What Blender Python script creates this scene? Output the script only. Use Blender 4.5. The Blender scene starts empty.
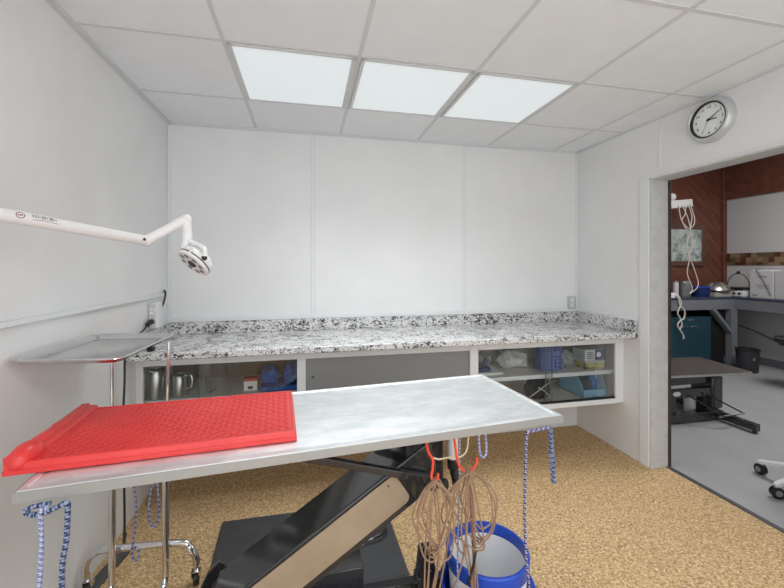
import bpy, bmesh, math, random
from mathutils import Vector, Matrix
random.seed(7)
PI = math.pi
S = bpy.context.scene
C = S.collection
V = Vector

# ------------------------------------------------------------------ materials
def mat(name, col, rough=0.5, metal=0.0, **kw):
    m = bpy.data.materials.new(name); m.use_nodes = True
    b = m.node_tree.nodes['Principled BSDF']
    b.inputs['Base Color'].default_value = (*col, 1)
    b.inputs['Roughness'].default_value = rough
    b.inputs['Metallic'].default_value = metal
    for k, v in kw.items(): b.inputs[k].default_value = v
    return m
def N(m, t, **kw):
    n = m.node_tree.nodes.new(t)
    for k, v in kw.items():
        if k in n.inputs: n.inputs[k].default_value = v
        else: setattr(n, k, v)
    return n
def L(m, a, b): m.node_tree.links.new(a, b)
def bsdf(m): return m.node_tree.nodes['Principled BSDF']
def ramp(m, src, stops, interp='LINEAR'):
    r = N(m, 'ShaderNodeValToRGB'); cr = r.color_ramp; cr.interpolation = interp
    while len(cr.elements) < len(stops): cr.elements.new(0.5)
    for e, (p, c) in zip(cr.elements, stops): e.position = p; e.color = (*c, 1)
    L(m, src, r.inputs[0]); return r.outputs['Color']
def noise(m, scale, detail=3, rough=0.6, dist=0.0, coord='Object', stretch=None):
    tc = N(m, 'ShaderNodeTexCoord'); out = tc.outputs[coord]
    if stretch:
        mp = N(m, 'ShaderNodeMapping'); mp.inputs['Scale'].default_value = stretch[0]
        mp.inputs['Rotation'].default_value = stretch[1]; L(m, out, mp.inputs[0]); out = mp.outputs[0]
    n = N(m, 'ShaderNodeTexNoise', Scale=scale, Detail=detail, Roughness=rough, Distortion=dist)
    L(m, out, n.inputs['Vector']); return n.outputs['Fac']
def bump(m, h, strength=0.2, dist=0.01):
    b = N(m, 'ShaderNodeBump', Strength=strength, Distance=dist)
    L(m, h, b.inputs['Height']); L(m, b.outputs[0], bsdf(m).inputs['Normal'])
def mottled(name, c0, c1, scale, rough=0.5, metal=0, lo=0.35, hi=0.65, bmp=0, **kw):
    m = mat(name, c0, rough, metal, **kw)
    f = noise(m, scale, 4)
    L(m, ramp(m, f, [(lo, c0), (hi, c1)]), bsdf(m).inputs['Base Color'])
    if bmp: bump(m, f, bmp, 0.004)
    return m

WALL = mottled('painted_wall_white', (.77, .775, .775), (.81, .815, .815), 2.5, 0.5)
bump(WALL, noise(WALL, 260, 2), 0.06, 0.002)
CEIL = mottled('ceiling_tile_white', (.81, .835, .86), (.84, .865, .89), 6, 0.85)
bump(CEIL, noise(CEIL, 180, 3), 0.12, 0.002)
GRID = mat('ceiling_grid_paint', (.66, .67, .68), 0.5)
WHITE = mat('white_paint', (.77, .785, .795), 0.4)
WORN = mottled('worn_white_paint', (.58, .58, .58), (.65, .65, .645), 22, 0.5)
PLAS = mat('white_plastic', (.82, .82, .81), 0.3)
BLACK = mat('black_plastic', (.012, .012, .013), 0.4)
GREY = mat('grey_laminate', (.235, .24, .245), 0.42)
CHROME = mat('chrome', (.72, .72, .73), 0.14, 1.0)
BRUSH = mat('brushed_steel', (.62, .62, .61), 0.3, 1.0)
bump(BRUSH, noise(BRUSH, 60, 2, stretch=((1, 1, 12), (0, 0, 0))), 0.05, 0.001)
RED = mottled('red_moulded_plastic', (.70, .035, .035), (.78, .055, .05), 5, 0.32)
NAVYMET = mottled('black_gloss_enamel', (.018, .019, .023), (.028, .030, .034), 4, 0.14, **{'Coat Weight': .6, 'Coat Roughness': .08})
BEIGE = mottled('beige_brushed_panel', (.36, .28, .20), (.42, .33, .245), 7, 0.42, 0.25)
RUBBER = mottled('black_rubber_plate', (.045, .047, .052), (.058, .061, .066), 9, 0.5)
BLUE = mat('blue_plastic', (.012, .075, .52), 0.35)
BUCKET = mat('white_bucket_plastic', (.93, .94, .94), 0.35)
ORANGE = mat('red_coated_wire', (.85, .075, .035), 0.4)
TAN = mat('brown_rubber_cable', (.33, .205, .135), 0.45)
CREAM = mat('cream_cord', (.72, .60, .42), 0.5)
STEELP = mat('satin_steel', (.66, .65, .62), 0.28, 1.0)
TOWEL = mottled('blue_cotton', (.018, .065, .25), (.04, .12, .40), 40, 0.9, bmp=.4)
LAMPW = mat('white_enamel_lamp', (.83, .83, .82), 0.25)
LEN = mat('lamp_lens', (.22, .23, .24), 0.25)
DGREY = mat('dark_grey_metal', (.09, .092, .095), 0.45, 0.3)
EMB = mat('printed_black', (.02, .02, .02), 0.5)
REDINK = mat('printed_red', (.22, .05, .045), 0.5)

# steel exam table top: smudged brushed steel
STEEL = mat('smudged_table_steel', (.74, .76, .76), 0.34, .85)
f = noise(STEEL, 9, 6, 0.7, 0.6, stretch=((1, 2.2, 1), (0, 0, .3)))
L(STEEL, ramp(STEEL, f, [(.35, (.70, .75, .765)), (.62, (.85, .875, .885))]), bsdf(STEEL).inputs['Base Color'])
rr = ramp(STEEL, f, [(.3, (.38,) * 3), (.7, (.5,) * 3)]); L(STEEL, rr, bsdf(STEEL).inputs['Roughness'])

# granite laminate
GRAN = mat('grey_white_granite', (.7, .7, .7), 0.25)
n1 = noise(GRAN, 42, 5, 0.68, 1.3, stretch=((1, 1.5, 1.5), (0, 0, .5)))
n2 = noise(GRAN, 9, 3, 0.6, 0.8)
mx = N(GRAN, 'ShaderNodeMath', operation='MULTIPLY_ADD'); L(GRAN, n2, mx.inputs[0]); mx.inputs[1].default_value = .30
L(GRAN, n1, mx.inputs[2])
L(GRAN, ramp(GRAN, mx.outputs[0], [(.515, (.015, .015, .02)), (.575, (.08, .08, .085)), (.62, (.40, .40, .40)), (.665, (.80, .80, .795)), (.74, (.74, .735, .73)), (.82, (.45, .445, .44))]), bsdf(GRAN).inputs['Base Color'])

# speckled cork-coloured carpet
CARP = mat('speckled_tan_carpet', (.6, .42, .2), 0.92)
v1 = noise(CARP, 95, 3, 0.75)
v2 = noise(CARP, 5, 2)
L(CARP, ramp(CARP, v1, [(.34, (.19, .11, .05)), (.44, (.44, .285, .135)), (.55, (.59, .41, .21)), (.68, (.84, .67, .44))]), bsdf(CARP).inputs['Base Color'])
bump(CARP, v1, 0.35, 0.004)
VINYL = mottled('grey_sheet_vinyl', (.34, .347, .36), (.385, .392, .405), 3, 0.42)

# diagonal wood planks
WOOD = mat('diagonal_brown_planks', (.1, .04, .03), 0.5)
tc = N(WOOD, 'ShaderNodeTexCoord'); mp = N(WOOD, 'ShaderNodeMapping'); mp.inputs['Rotation'].default_value = (0, PI / 4, 0)
L(WOOD, tc.outputs['Object'], mp.inputs[0])
wv = N(WOOD, 'ShaderNodeTexWave', Scale=2.4, Distortion=0.0); wv.wave_type = 'BANDS'; wv.bands_direction = 'X'; wv.wave_profile = 'SAW'
L(WOOD, mp.outputs[0], wv.inputs['Vector'])
gr = N(WOOD, 'ShaderNodeTexNoise', Scale=6, Detail=4); mp2 = N(WOOD, 'ShaderNodeMapping'); mp2.inputs['Scale'].default_value = (6, 6, .6)
L(WOOD, mp.outputs[0], mp2.inputs[0]); L(WOOD, mp2.outputs[0], gr.inputs['Vector'])
ad = N(WOOD, 'ShaderNodeMath', operation='MULTIPLY_ADD'); L(WOOD, gr.outputs['Fac'], ad.inputs[0]); ad.inputs[1].default_value = .7; 
st = N(WOOD, 'ShaderNodeMath', operation='LESS_THAN'); L(WOOD, wv.outputs['Fac'], st.inputs[0]); st.inputs[1].default_value = .05
ng = N(WOOD, 'ShaderNodeMath', operation='MULTIPLY'); L(WOOD, st.outputs[0], ng.inputs[0]); ng.inputs[1].default_value = -.35
L(WOOD, ng.outputs[0], ad.inputs[2])
L(WOOD, ramp(WOOD, ad.outputs[0], [(.0, (.035, .012, .008)), (.25, (.13, .042, .026)), (.5, (.22, .078, .05))]), bsdf(WOOD).inputs['Base Color'])
WOODP = mottled('plain_brown_wood', (.13, .045, .03), (.19, .07, .045), 12, 0.5)
WOODD = mottled('dark_brown_trim_wood', (.035, .02, .016), (.06, .035, .027), 14, 0.55)
NWALL = mat('grey_white_wall', (.62, .62, .62), 0.6)
BENCH = mottled('navy_grey_bench_paint', (.035, .045, .075), (.05, .06, .095), 6, 0.4)
BENCHG = mottled('grey_bench_paint', (.17, .18, .20), (.20, .21, .23), 6, 0.5)
TEAL = mottled('dark_teal_enamel', (.012, .05, .072), (.017, .062, .088), 3, 0.4)
TILEM = mat('mosaic_tile_band', (.2, .1, .06), 0.3)
tc = N(TILEM, 'ShaderNodeTexCoord'); mp = N(TILEM, 'ShaderNodeMapping'); mp.inputs['Rotation'].default_value = (PI / 2, 0, PI / 2)
L(TILEM, tc.outputs['Object'], mp.inputs[0])
vo = N(TILEM, 'ShaderNodeTexVoronoi', Scale=14); vo.distance = 'CHEBYCHEV'; vo.inputs['Randomness'].default_value = .15
L(TILEM, tc.outputs['Object'], vo.inputs['Vector'])
sp = N(TILEM, 'ShaderNodeSeparateColor'); L(TILEM, vo.outputs['Color'], sp.inputs[0])
L(TILEM, ramp(TILEM, sp.outputs[0], [(0, (.10, .035, .022)), (.3, (.2, .13, .07)), (.55, (.12, .09, .05)), (.8, (.28, .19, .11))], 'CONSTANT'), bsdf(TILEM).inputs['Base Color'])

def glassy(name, tint, refl):
    m = bpy.data.materials.new(name); m.use_nodes = True; nt = m.node_tree; nt.nodes.clear()
    o = nt.nodes.new('ShaderNodeOutputMaterial'); mixn = nt.nodes.new('ShaderNodeMixShader')
    t = nt.nodes.new('ShaderNodeBsdfTransparent'); g = nt.nodes.new('ShaderNodeBsdfGlossy')
    t.inputs[0].default_value = (*tint, 1); g.inputs['Roughness'].default_value = .03
    fr = nt.nodes.new('ShaderNodeFresnel'); fr.inputs[0].default_value = refl
    nt.links.new(fr.outputs[0], mixn.inputs[0]); nt.links.new(t.outputs[0], mixn.inputs[1])
    nt.links.new(g.outputs[0], mixn.inputs[2]); nt.links.new(mixn.outputs[0], o.inputs[0]); return m
GLASS = glassy('sliding_glass', (.95, .965, .96), 1.42)
CLEARBAG = mottled('crumpled_clear_film', (.50, .50, .48), (.78, .78, .76), 30, 0.25)
bump(CLEARBAG, noise(CLEARBAG, 45, 4), .6, .01)

def emis(name, col, st):
    m = bpy.data.materials.new(name); m.use_nodes = True
    b = bsdf(m); b.inputs['Base Color'].default_value = (.5, .5, .5, 1)
    b.inputs['Emission Color'].default_value = (*col, 1); b.inputs['Emission Strength'].default_value = st
    return m
PANEL = emis('light_diffuser', (.86, .96, 1.0), .55)
fn = noise(PANEL, 300, 1); bump(PANEL, fn, .3, .002)

def braid(name, a, b, rep=46.0):
    m = mat(name, a, 0.8)
    uv = N(m, 'ShaderNodeUVMap'); mp = N(m, 'ShaderNodeMapping'); mp.inputs['Scale'].default_value = (2, rep, 1)
    mp.inputs['Rotation'].default_value = (0, 0, .35)
    L(m, uv.outputs[0], mp.inputs[0])
    ck = N(m, 'ShaderNodeTexChecker', Scale=1.0); L(m, mp.outputs[0], ck.inputs['Vector'])
    ck.inputs['Color1'].default_value = (*a, 1); ck.inputs['Color2'].default_value = (*b, 1)
    L(m, ck.outputs['Color'], bsdf(m).inputs['Base Color']); return m
BRAID_N = braid('navy_white_braid', (.012, .03, .12), (.27, .31, .42), 190)
BRAID_L = braid('pale_blue_braid', (.13, .17, .42), (.55, .57, .70), 240)
BRAID_P = braid('navy_lilac_braid', (.02, .025, .14), (.42, .40, .52), 170)

# ------------------------------------------------------------------ mesh builder
class MB:
    def __init__(s): s.bm = bmesh.new(); s.uv = s.bm.loops.layers.uv.new('UVMap')
    def box(s, lo, hi, M=None):
        vs = [s.bm.verts.new((x, y, z)) for x in (lo[0], hi[0]) for y in (lo[1], hi[1]) for z in (lo[2], hi[2])]
        for q in ((0, 1, 3, 2), (4, 6, 7, 5), (0, 4, 5, 1), (2, 3, 7, 6), (0, 2, 6, 4), (1, 5, 7, 3)):
            s.bm.faces.new([vs[i] for i in q])
        if M is not None:
            for v in vs: v.co = M @ v.co
        return s
    def bar(s, a, b, w, h, up=(0, 0, 1)):
        a, b = V(a), V(b); d = (b - a); ln = d.length; d.normalize()
        r = d.cross(V(up)).normalized(); u = r.cross(d)
        M = Matrix((( d.x, r.x, u.x, a.x), (d.y, r.y, u.y, a.y), (d.z, r.z, u.z, a.z), (0, 0, 0, 1)))
        return s.box((0, -w / 2, -h / 2), (ln, w / 2, h / 2), M)
    def tube(s, pts, r, seg=10, closed=False, cap=True):
        pts = [V(p) for p in pts]; n = len(pts)
        rad = r if isinstance(r, (list, tuple)) else [r] * n
        tg = []
        for i in range(n):
            if closed: d = pts[(i + 1) % n] - pts[i - 1]
            else: d = pts[min(i + 1, n - 1)] - pts[max(i - 1, 0)]
            tg.append(d.normalized() if d.length > 1e-9 else V((0, 0, 1)))
        up = V((0, 0, 1)) if abs(tg[0].z) < .9 else V((1, 0, 0))
        nx = tg[0].cross(up).normalized(); rings = []; ln = 0; lens = []
        for i in range(n):
            if i:
                nx = (nx - tg[i] * nx.dot(tg[i])).normalized(); ln += (pts[i] - pts[i - 1]).length
            lens.append(ln); ny = tg[i].cross(nx)
            rings.append([s.bm.verts.new(pts[i] + (nx * math.cos(2 * PI * k / seg) + ny * math.sin(2 * PI * k / seg)) * rad[i]) for k in range(seg)])
        for i in range(n if closed else n - 1):
            a, b = rings[i], rings[(i + 1) % n]
            for k in range(seg):
                f = s.bm.faces.new((a[k], a[(k + 1) % seg], b[(k + 1) % seg], b[k]))
                l0, l1 = lens[i], lens[i + 1] if i + 1 < n else ln
                for lp, u in zip(f.loops, ((k / seg, l0), ((k + 1) / seg, l0), ((k + 1) / seg, l1), (k / seg, l1))): lp[s.uv].uv = u
        if cap and not closed:
            s.bm.faces.new(rings[0][::-1]); s.bm.faces.new(rings[-1])
        return s
    def lathe(s, prof, c=(0, 0, 0), axis=(0, 0, 1), seg=32, closed=False):
        ax = V(axis).normalized(); q = V((0, 0, 1)).rotation_difference(ax); c = V(c); rings = []
        for r, z in prof:
            if r < 1e-6: rings.append([s.bm.verts.new(c + q @ V((0, 0, z)))])
            else: rings.append([s.bm.verts.new(c + q @ V((r * math.cos(2 * PI * k / seg), r * math.sin(2 * PI * k / seg), z))) for k in range(seg)])
        pr = list(zip(rings, rings[1:])) + ([(rings[-1], rings[0])] if closed else [])
        for a, b in pr:
            for k in range(seg):
                k2 = (k + 1) % seg
                if len(a) == 1 and len(b) == 1: break
                if len(a) == 1: s.bm.faces.new((a[0], b[k2], b[k]))
                elif len(b) == 1: s.bm.faces.new((a[k], a[k2], b[0]))
                else: s.bm.faces.new((a[k], a[k2], b[k2], b[k]))
        return s
    def prism(s, poly, ext):
        e = V(ext); a = [s.bm.verts.new(V(p)) for p in poly]; b = [s.bm.verts.new(V(p) + e) for p in poly]; n = len(a)
        s.bm.faces.new(a[::-1]); s.bm.faces.new(b)
        for i in range(n): s.bm.faces.new((a[i], a[(i + 1) % n], b[(i + 1) % n], b[i]))
        return s
    def sphere(s, c, r, seg=16, M=None):
        m = Matrix.Translation(V(c)) @ (M or Matrix()) @ Matrix.Diagonal((*((r,) * 3 if isinstance(r, (int, float)) else r), 1))
        bmesh.ops.create_uvsphere(s.bm, u_segments=seg, v_segments=seg // 2 + 2, radius=1, matrix=m); return s
    def rings(s, loops, cap0=True, cap1=True):
        R = [[s.bm.verts.new(V(p)) for p in l] for l in loops]; n = len(R[0])
        for a, b in zip(R, R[1:]):
            for k in range(n): s.bm.faces.new((a[k], a[(k + 1) % n], b[(k + 1) % n], b[k]))
        if cap0: s.bm.faces.new(R[0][::-1])
        if cap1: s.bm.faces.new(R[-1])
        return s
    def build(s, name, m, parent=None, bev=0, seg=2, smooth=35, sub=0):
        bm = s.bm; bmesh.ops.recalc_face_normals(bm, faces=bm.faces[:])
        me = bpy.data.meshes.new(name); off = V((0, 0, 0))
        if parent:
            p = parent
            while p: off += p.location; p = p.parent
            if parent.get('local'): off = V((0, 0, 0))
        else:
            xs = [v.co for v in bm.verts]
            off = V(((min(v.x for v in xs) + max(v.x for v in xs)) / 2, (min(v.y for v in xs) + max(v.y for v in xs)) / 2, min(v.z for v in xs)))
        for v in bm.verts: v.co -= off
        bm.to_mesh(me); bm.free(); me.materials.append(m)
        o = bpy.data.objects.new(name, me); C.objects.link(o)
        if parent:
            o.parent = parent
            if parent.get('local'): o['local'] = 1
        else: o.location = off
        if smooth:
            for p in me.polygons: p.use_smooth = True
            me.set_sharp_from_angle(angle=math.radians(smooth))
        if bev:
            b = o.modifiers.new('edge', 'BEVEL'); b.width = bev; b.segments = seg; b.limit_method = 'ANGLE'; b.angle_limit = math.radians(40)
        if sub:
            b = o.modifiers.new('smooth', 'SUBSURF'); b.levels = sub; b.render_levels = sub
        return o
def tag(o, label, cat, group=None, kind=None):
    o['label'] = label; o['category'] = cat
    if group: o['group'] = group
    if kind: o['kind'] = kind
    return o
def thing(name, loc, label, cat, group=None, rz=0, local=False):
    o = bpy.data.objects.new(name, None); C.objects.link(o); o.location = loc; o.rotation_euler.z = rz
    o.empty_display_size = .05
    if local: o['local'] = 1
    return tag(o, label, cat, group)
def struct(name, mb, m, **kw):
    o = mb.build(name, m, **kw); o['kind'] = 'structure'; return o
def dup(o, loc, label, parent=None):
    c = o.copy(); C.objects.link(c)
    if parent: c.parent = parent
    else: c.location = loc; c['label'] = label
    for ch in [q for q in C.objects if q.parent == o]: dup(ch, None, None, c)
    return c
def spline(P, n=10, closed=False):
    P = [V(p) for p in P]; out = []; m = len(P)
    for i in range(m if closed else m - 1):
        if closed: a, b, c, d = P[i - 1], P[i], P[(i + 1) % m], P[(i + 2) % m]
        else: a, b, c, d = P[max(i - 1, 0)], P[i], P[i + 1], P[min(i + 2, m - 1)]
        for k in range(n):
            t = k / n
            out.append(.5 * ((2 * b) + (c - a) * t + (2 * a - 5 * b + 4 * c - d) * t * t + (3 * b - a - 3 * c + d) * t ** 3))
    if not closed: out.append(P[-1])
    return out
def text_mb(txt, size, M, depth=0.0004):
    cu = bpy.data.curves.new('t', 'FONT'); cu.body = txt; cu.size = size; cu.align_x = 'CENTER'; cu.align_y = 'CENTER'; cu.extrude = depth
    o = bpy.data.objects.new('t', cu); C.objects.link(o); bpy.context.view_layer.update()
    me = bpy.data.meshes.new_from_object(o.evaluated_get(bpy.context.evaluated_depsgraph_get()))
    me.transform(M); bpy.data.objects.remove(o); bpy.data.curves.remove(cu); return me
def add_text(mb, *a, **k):
    me = text_mb(*a, **k); mb.bm.from_mesh(me); bpy.data.meshes.remove(me)
def frame_rect(mb, x0, x1, z0, z1, y0, y1, w):          # rectangular frame in an XZ plane
    mb.box((x0, y0, z0), (x0 + w, y1, z1)).box((x1 - w, y0, z0), (x1, y1, z1))
    mb.box((x0 + w, y0, z0), (x1 - w, y1, z0 + w)).box((x0 + w, y0, z1 - w), (x1 - w, y1, z1)); return mb

# ------------------------------------------------------------------ room shell
XL, XR, YB, ZC = -.954, 2.313, 2.945, 2.402
YF = -1.1                                                # the room carries on behind the photographer
XP = 2.448                                               # far face of the partition with the doorway
D0, D1, DH = 1.22, 2.208, 2.0                          # doorway
struct('floor', MB().box((XL - .1, YF, -.05), (XP - .004, YB + .1, 0)), CARP, smooth=0)
struct('wall_left', MB().box((XL - .1, YF, 0), (XL, YB, ZC + .1)), WALL, smooth=0)
struct('wall_back', MB().box((XL - .1, YB, 0), (XP, YB + .1, ZC + .1)), WALL, smooth=0)
w = MB().box((XR, D1, 0), (XP, YB, ZC + .1)).box((XR, YF, 0), (XP, D0, ZC + .1)).box((XR, D0, DH), (XP, D1, ZC + .1))
struct('wall_right', w, WALL, smooth=0)
struct('ceiling', MB().box((XL - .1, YF, ZC), (XP, YB + .1, ZC + .06)), CEIL, smooth=0)
gx = [-.3675, .2425, .8525, 1.4625, 2.0725]; gy = [2.435, 1.825, 1.215, .605, -.005, -.615]
g = MB()
for x in gx: g.box((x - .009, YF, ZC - .003), (x + .009, YB, ZC + .01))
for y in gy: g.box((XL, y - .009, ZC - .0035), (XR, y + .009, ZC + .01))
struct('trim_1', g, GRID, smooth=0)
g = MB().box((XL, YF, ZC - .02), (XL + .022, YB, ZC)).box((XL, YB - .014, ZC - .014), (XR, YB, ZC)).box((XR - .012, YF, ZC - .014), (XR, YB, ZC))
struct('trim_2', g, GRID, smooth=0)
g = MB()
for x in (.035, 1.251): g.box((x - .011, YB - .006, .9), (x + .011, YB, ZC - .014))
g.box((XL, YB - .012, 1.0), (XL + .02, YB, ZC - .014)).box((XR - .014, YB - .010, .9), (XR, YB, ZC - .014))
g.box((XL, YB - .010, 1.006), (XR, YB, 1.036))
struct('trim_3', g, WHITE, bev=.002)
g = MB()
for x in (.035, 1.251): g.box((x + .011, YB - .0025, 1.036), (x + .0155, YB, ZC - .014))
struct('batten_shadow', g, GRID, smooth=0)  # grey strip beside each batten draws its shadow line
g = MB().box((XR - .006, 2.12, 2.06), (XR, 2.142, ZC - .014)).box((XR - .012, 2.306, 1.006), (XR, YB, 1.03))
struct('trim_4', g, WHITE, bev=.002)
# chair rail on the left wall
g = MB().box((XL, YF, 1.197), (XL + .016, YB - .13, 1.217))
struct('trim_5', g, WHITE, bev=.003)
# doorway lining and casing
g = MB().box((XR - .012, D1, 0), (XR, D1 + .075, DH + .014)).box((XR - .012, D0 - .06, DH), (XR, D1, DH + .014)).box((XR - .012, D0 - .06, 0), (XR, D0, DH))
struct('trim_6', g, WHITE, bev=.003)
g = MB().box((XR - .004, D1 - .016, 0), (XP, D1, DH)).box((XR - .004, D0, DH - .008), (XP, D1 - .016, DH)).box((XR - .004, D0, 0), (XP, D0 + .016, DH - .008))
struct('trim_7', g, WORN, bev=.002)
g = MB().box((XP, D1 - .022, 0), (XP + .022, D1 + .06, DH + .05)).box((XP, D0 - .06, DH - .006), (XP + .022, D1 - .022, DH + .05))
struct('trim_8', g, WOODD, bev=.003)
struct('trim_9', MB().prism([(XP - .02, D0, 0), (XP - .012, D0, .006), (XP + .012, D0, .006), (XP + .02, D0, 0)], (0, D1 - D0 - .02, 0)), DGREY)

# ------------------------------------------------------------------ next room
NX, NY = 6.34, 4.71
struct('floor', MB().box((XP, -.5, -.05), (NX + .1, NY + .1, 0)), VINYL, smooth=0)
struct('wall_next_back', MB().box((XP, NY, 0), (NX + .1, NY + .1, 3.25)), WOOD, smooth=0)
struct('wall_next_right', MB().box((NX, -.5, 0), (NX + .1, NY, 2.43)), NWALL, smooth=0)
struct('wall_next_right_upper', MB().box((NX - .03, -.5, 2.43), (NX + .1, NY, 3.25)), WOODP, smooth=0)
struct('wall_next_front', MB().box((XP, -.6, 0), (NX + .1, -.5, 3.25)), NWALL, smooth=0)
struct('ceiling', MB().box((XP, -.6, 3.2), (NX + .1, NY + .1, 3.3)), CEIL, smooth=0)
struct('wall_next_left', MB().box((XP - .06, -.5, ZC + .1), (XP, NY, 3.25)).box((XP - .06, YB + .1, 0), (XP, NY, ZC + .1)), NWALL, smooth=0)
struct('trim_10', MB().box((6.27, NY - .03, .9), (6.34, NY, 3.2)), WOODP, bev=.004)
struct('trim_11', MB().box((NX - .012, -.5, 1.42), (NX, NY - .03, 1.60)), TILEM, smooth=0)
struct('baseboard_next', MB().box((NX - .012, -.5, 0), (NX, NY, .1)), BENCHG, bev=.004)

# ------------------------------------------------------------------ ceiling light panels
cl = thing('ceiling_light', (-.0625, 2.13, ZC - .012), 'glowing square ceiling light panel nearest the left wall', 'ceiling light', 'ceiling light panels')
fr = MB(); x0, x1, y0, y1 = -.3675 + .011, .2425 - .011, 1.825 + .011, 2.435 - .011
fr.box((x0, y0, ZC - .010), (x0 + .018, y1, ZC)).box((x1 - .024, y0, ZC - .010), (x1, y1, ZC)).box((x0, y0, ZC - .010), (x1, y0 + .012, ZC)).box((x0, y1 - .012, ZC - .010), (x1, y1, ZC))
fr.build('frame', GRID, cl)
MB().box((x0 + .018, y0 + .012, ZC - .006), (x1 - .024, y1 - .012, ZC - .001)).build('diffuser', PANEL, cl, smooth=0)
dup(cl, (.5475, 2.13, ZC - .012), 'glowing square ceiling light panel between the two other panels')
dup(cl, (1.1575, 2.13, ZC - .012), 'glowing square ceiling light panel nearest the round clock')

# ------------------------------------------------------------------ wall clock
cc = V((XR, 1.788, 2.251)); R = .130
t = thing('wall_clock', (XR, 1.788, 2.251), 'round silver rimmed wall clock with white dial above the doorway', 'clock')
MB().lathe([(R * .76, .012), (R * .77, .036), (R * .83, .045), (R * .90, .043), (R * .96, .032), (R, .012), (R, .001), (R * .76, .001)], cc, (-1, 0, 0), 64, True).build('rim', mat('silver_plastic', (.60, .61, .62), .35, .4), t)
MB().lathe([(R * .725, .014), (R * .73, .036), (R * .76, .0385), (R * .79, .041), (R * .775, .014)], cc, (-1, 0, 0), 64, True).build('bezel', BLACK, t)
MB().lathe([(0, .026), (R * .74, .026), (R * .74, .006), (0, .006)], cc, (-1, 0, 0), 64).build('dial', mat('clock_dial', (.84, .87, .87), .4), t)
def clockM(dx, dz, off):   # dial-plane placement: right on the dial is towards -Y
    return Matrix(((0, 0, -1, XR - off), (-1, 0, 0, 1.788 - dx), (0, 1, 0, 2.251 + dz), (0, 0, 0, 1)))
for h in range(1, 13):
    nm = MB(); a_ = h * PI / 6; add_text(nm, str(h), .023, clockM(math.sin(a_) * R * .58, math.cos(a_) * R * .58, .0266))
    nm.build('numeral', EMB, t, smooth=0)
def hand(name, ang, ln, w, off, m, tail=.012):
    d = V((math.sin(ang), math.cos(ang))); p = lambda s_, q: V((XR - off, 1.788 - (d.x * s_ + d.y * q), 2.251 + d.y * s_ - d.x * q))
    MB().prism([p(-tail, -w), p(-tail, w), p(ln, w * .6), p(ln, -w * .6)], (-.0012, 0, 0)).build(name, m, t, smooth=0)
hand('hour_hand', math.radians(94), .048, .0036, .029, EMB); hand('minute_hand', math.radians(61), .072, .003, .031, EMB)
hand('second_hand', math.radians(206), .068, .0008, .033, DGREY)
MB().lathe([(0, .036), (.006, .036), (.006, .027), (0, .027)], cc, (-1, 0, 0), 16).build('hub', EMB, t)

# ------------------------------------------------------------------ countertop and wall cabinets
YC = 2.306; ZT = .922
ct = thing('countertop', (.68, YC, .88), 'long speckled grey and white granite worktop along the back wall', 'worktop')
MB().box((XL, YC, .882), (XR, YB, ZT)).build('slab', GRAN, ct, bev=.006)
MB().box((XL, YB - .028, ZT), (XR - .022, YB - .010, 1.006)).build('backsplash', GRAN, ct, bev=.003)
MB().box((XL + .001, YC + .02, ZT + .001), (XL + .020, YB - .030, 1.002)).build('side_splash', GRAN, ct, bev=.003)
MB().box((XR - .022, YC + .05, ZT + .001), (XR - .001, YB - .010, 1.006)).box((XR - .022, YC, .885), (XR - .001, YC + .05, 1.006)).build('side_splash', GRAN, ct, bev=.003)
YCF = 2.44; ZB = .38
def cabinet(name, x0, x1, label, doors):
    t = thing(name, ((x0 + x1) / 2, YCF, ZB), label, 'cabinet', 'wall cabinets under the worktop')
    b = MB().box((x0, YCF + .02, ZB), (x1, YB, ZB + .022)).box((x0, YB - .012, ZB + .022), (x1, YB - .001, .88))
    b.box((x0, YCF + .02, ZB + .022), (x0 + .016, YB - .012, .88)).box((x1 - .016, YCF + .02, ZB + .022), (x1, YB - .012, .88))
    b.build('carcass', mottled('shelf_board', (.50, .44, .37), (.56, .50, .43), 8, .5) if 0 else INT, t, smooth=0)
    return t
INT = mottled('cabinet_interior', (.74, .68, .61), (.80, .74, .67), 8, .55)
def face(t, x0, x1, sl, sr):
    f = MB().box((x0, YCF - .006, ZB - .002), (x0 + sl, YCF + .02, .882)).box((x1 - sr, YCF - .006, ZB - .002), (x1, YCF + .02, .882))
    f.box((x0 + sl, YCF - .006, .822), (x1 - sr, YCF + .02, .882)).box((x0 + sl, YCF - .014, ZB - .002), (x1 - sr, YCF + .02, ZB + .032))
    f.build('face_frame', WHITE, t, bev=.002)
GEDGE = mat('glass_edge', (.10, .14, .13), .3)
def glass_cab(x0, x1, sl, sr, label, ov):
    t = cabinet('glass_front_cabinet', x0, x1, label, 1); face(t, x0, x1, sl, sr)
    MB().box((x0 + .016, YCF + .05, .592), (x1 - .016, YB - .012, .61)).build('shelf', INT, t, smooth=0)
    MB().box((x0 + .016, YCF + .036, .584), (x1 - .016, YCF + .05, .6135)).build('shelf_edge', WHITE, t, bev=.002)
    MB().box((x0 + sl, YCF - .002, ZB + .032), (x1 - sr, YCF + .018, ZB + .042)).build('door_track', BLACK, t, smooth=0)
    m = (x0 + x1) / 2 + ov
    for xa, xb, y in ((x0 + sl, m + .03, YCF + .012), (m - .03, x1 - sr, YCF + .004)):
        d = MB().box((xa, y, ZB + .042), (xb, y + .004, .822)).build('glass_door', GLASS, t, smooth=0)
        ex = xb if y > YCF + .008 else xa
        MB().box((ex - .0015, y - .001, ZB + .042), (ex + .0015, y + .005, .822)).build('ground_edge', GEDGE, d, smooth=0)
    return t
    return t
SH0 = .6105
left_cab = glass_cab(XL, -.04, .034, .026, 'white glass-fronted cabinet holding steel jugs and blue cloth, beside left wall', -.1)
t = cabinet('sliding_door_cabinet', -.04, 1.11, 'white cabinet with two plain grey sliding doors, between the two glass cabinets', 0)
face(t, -.04, 1.11, .026, .03)
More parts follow.
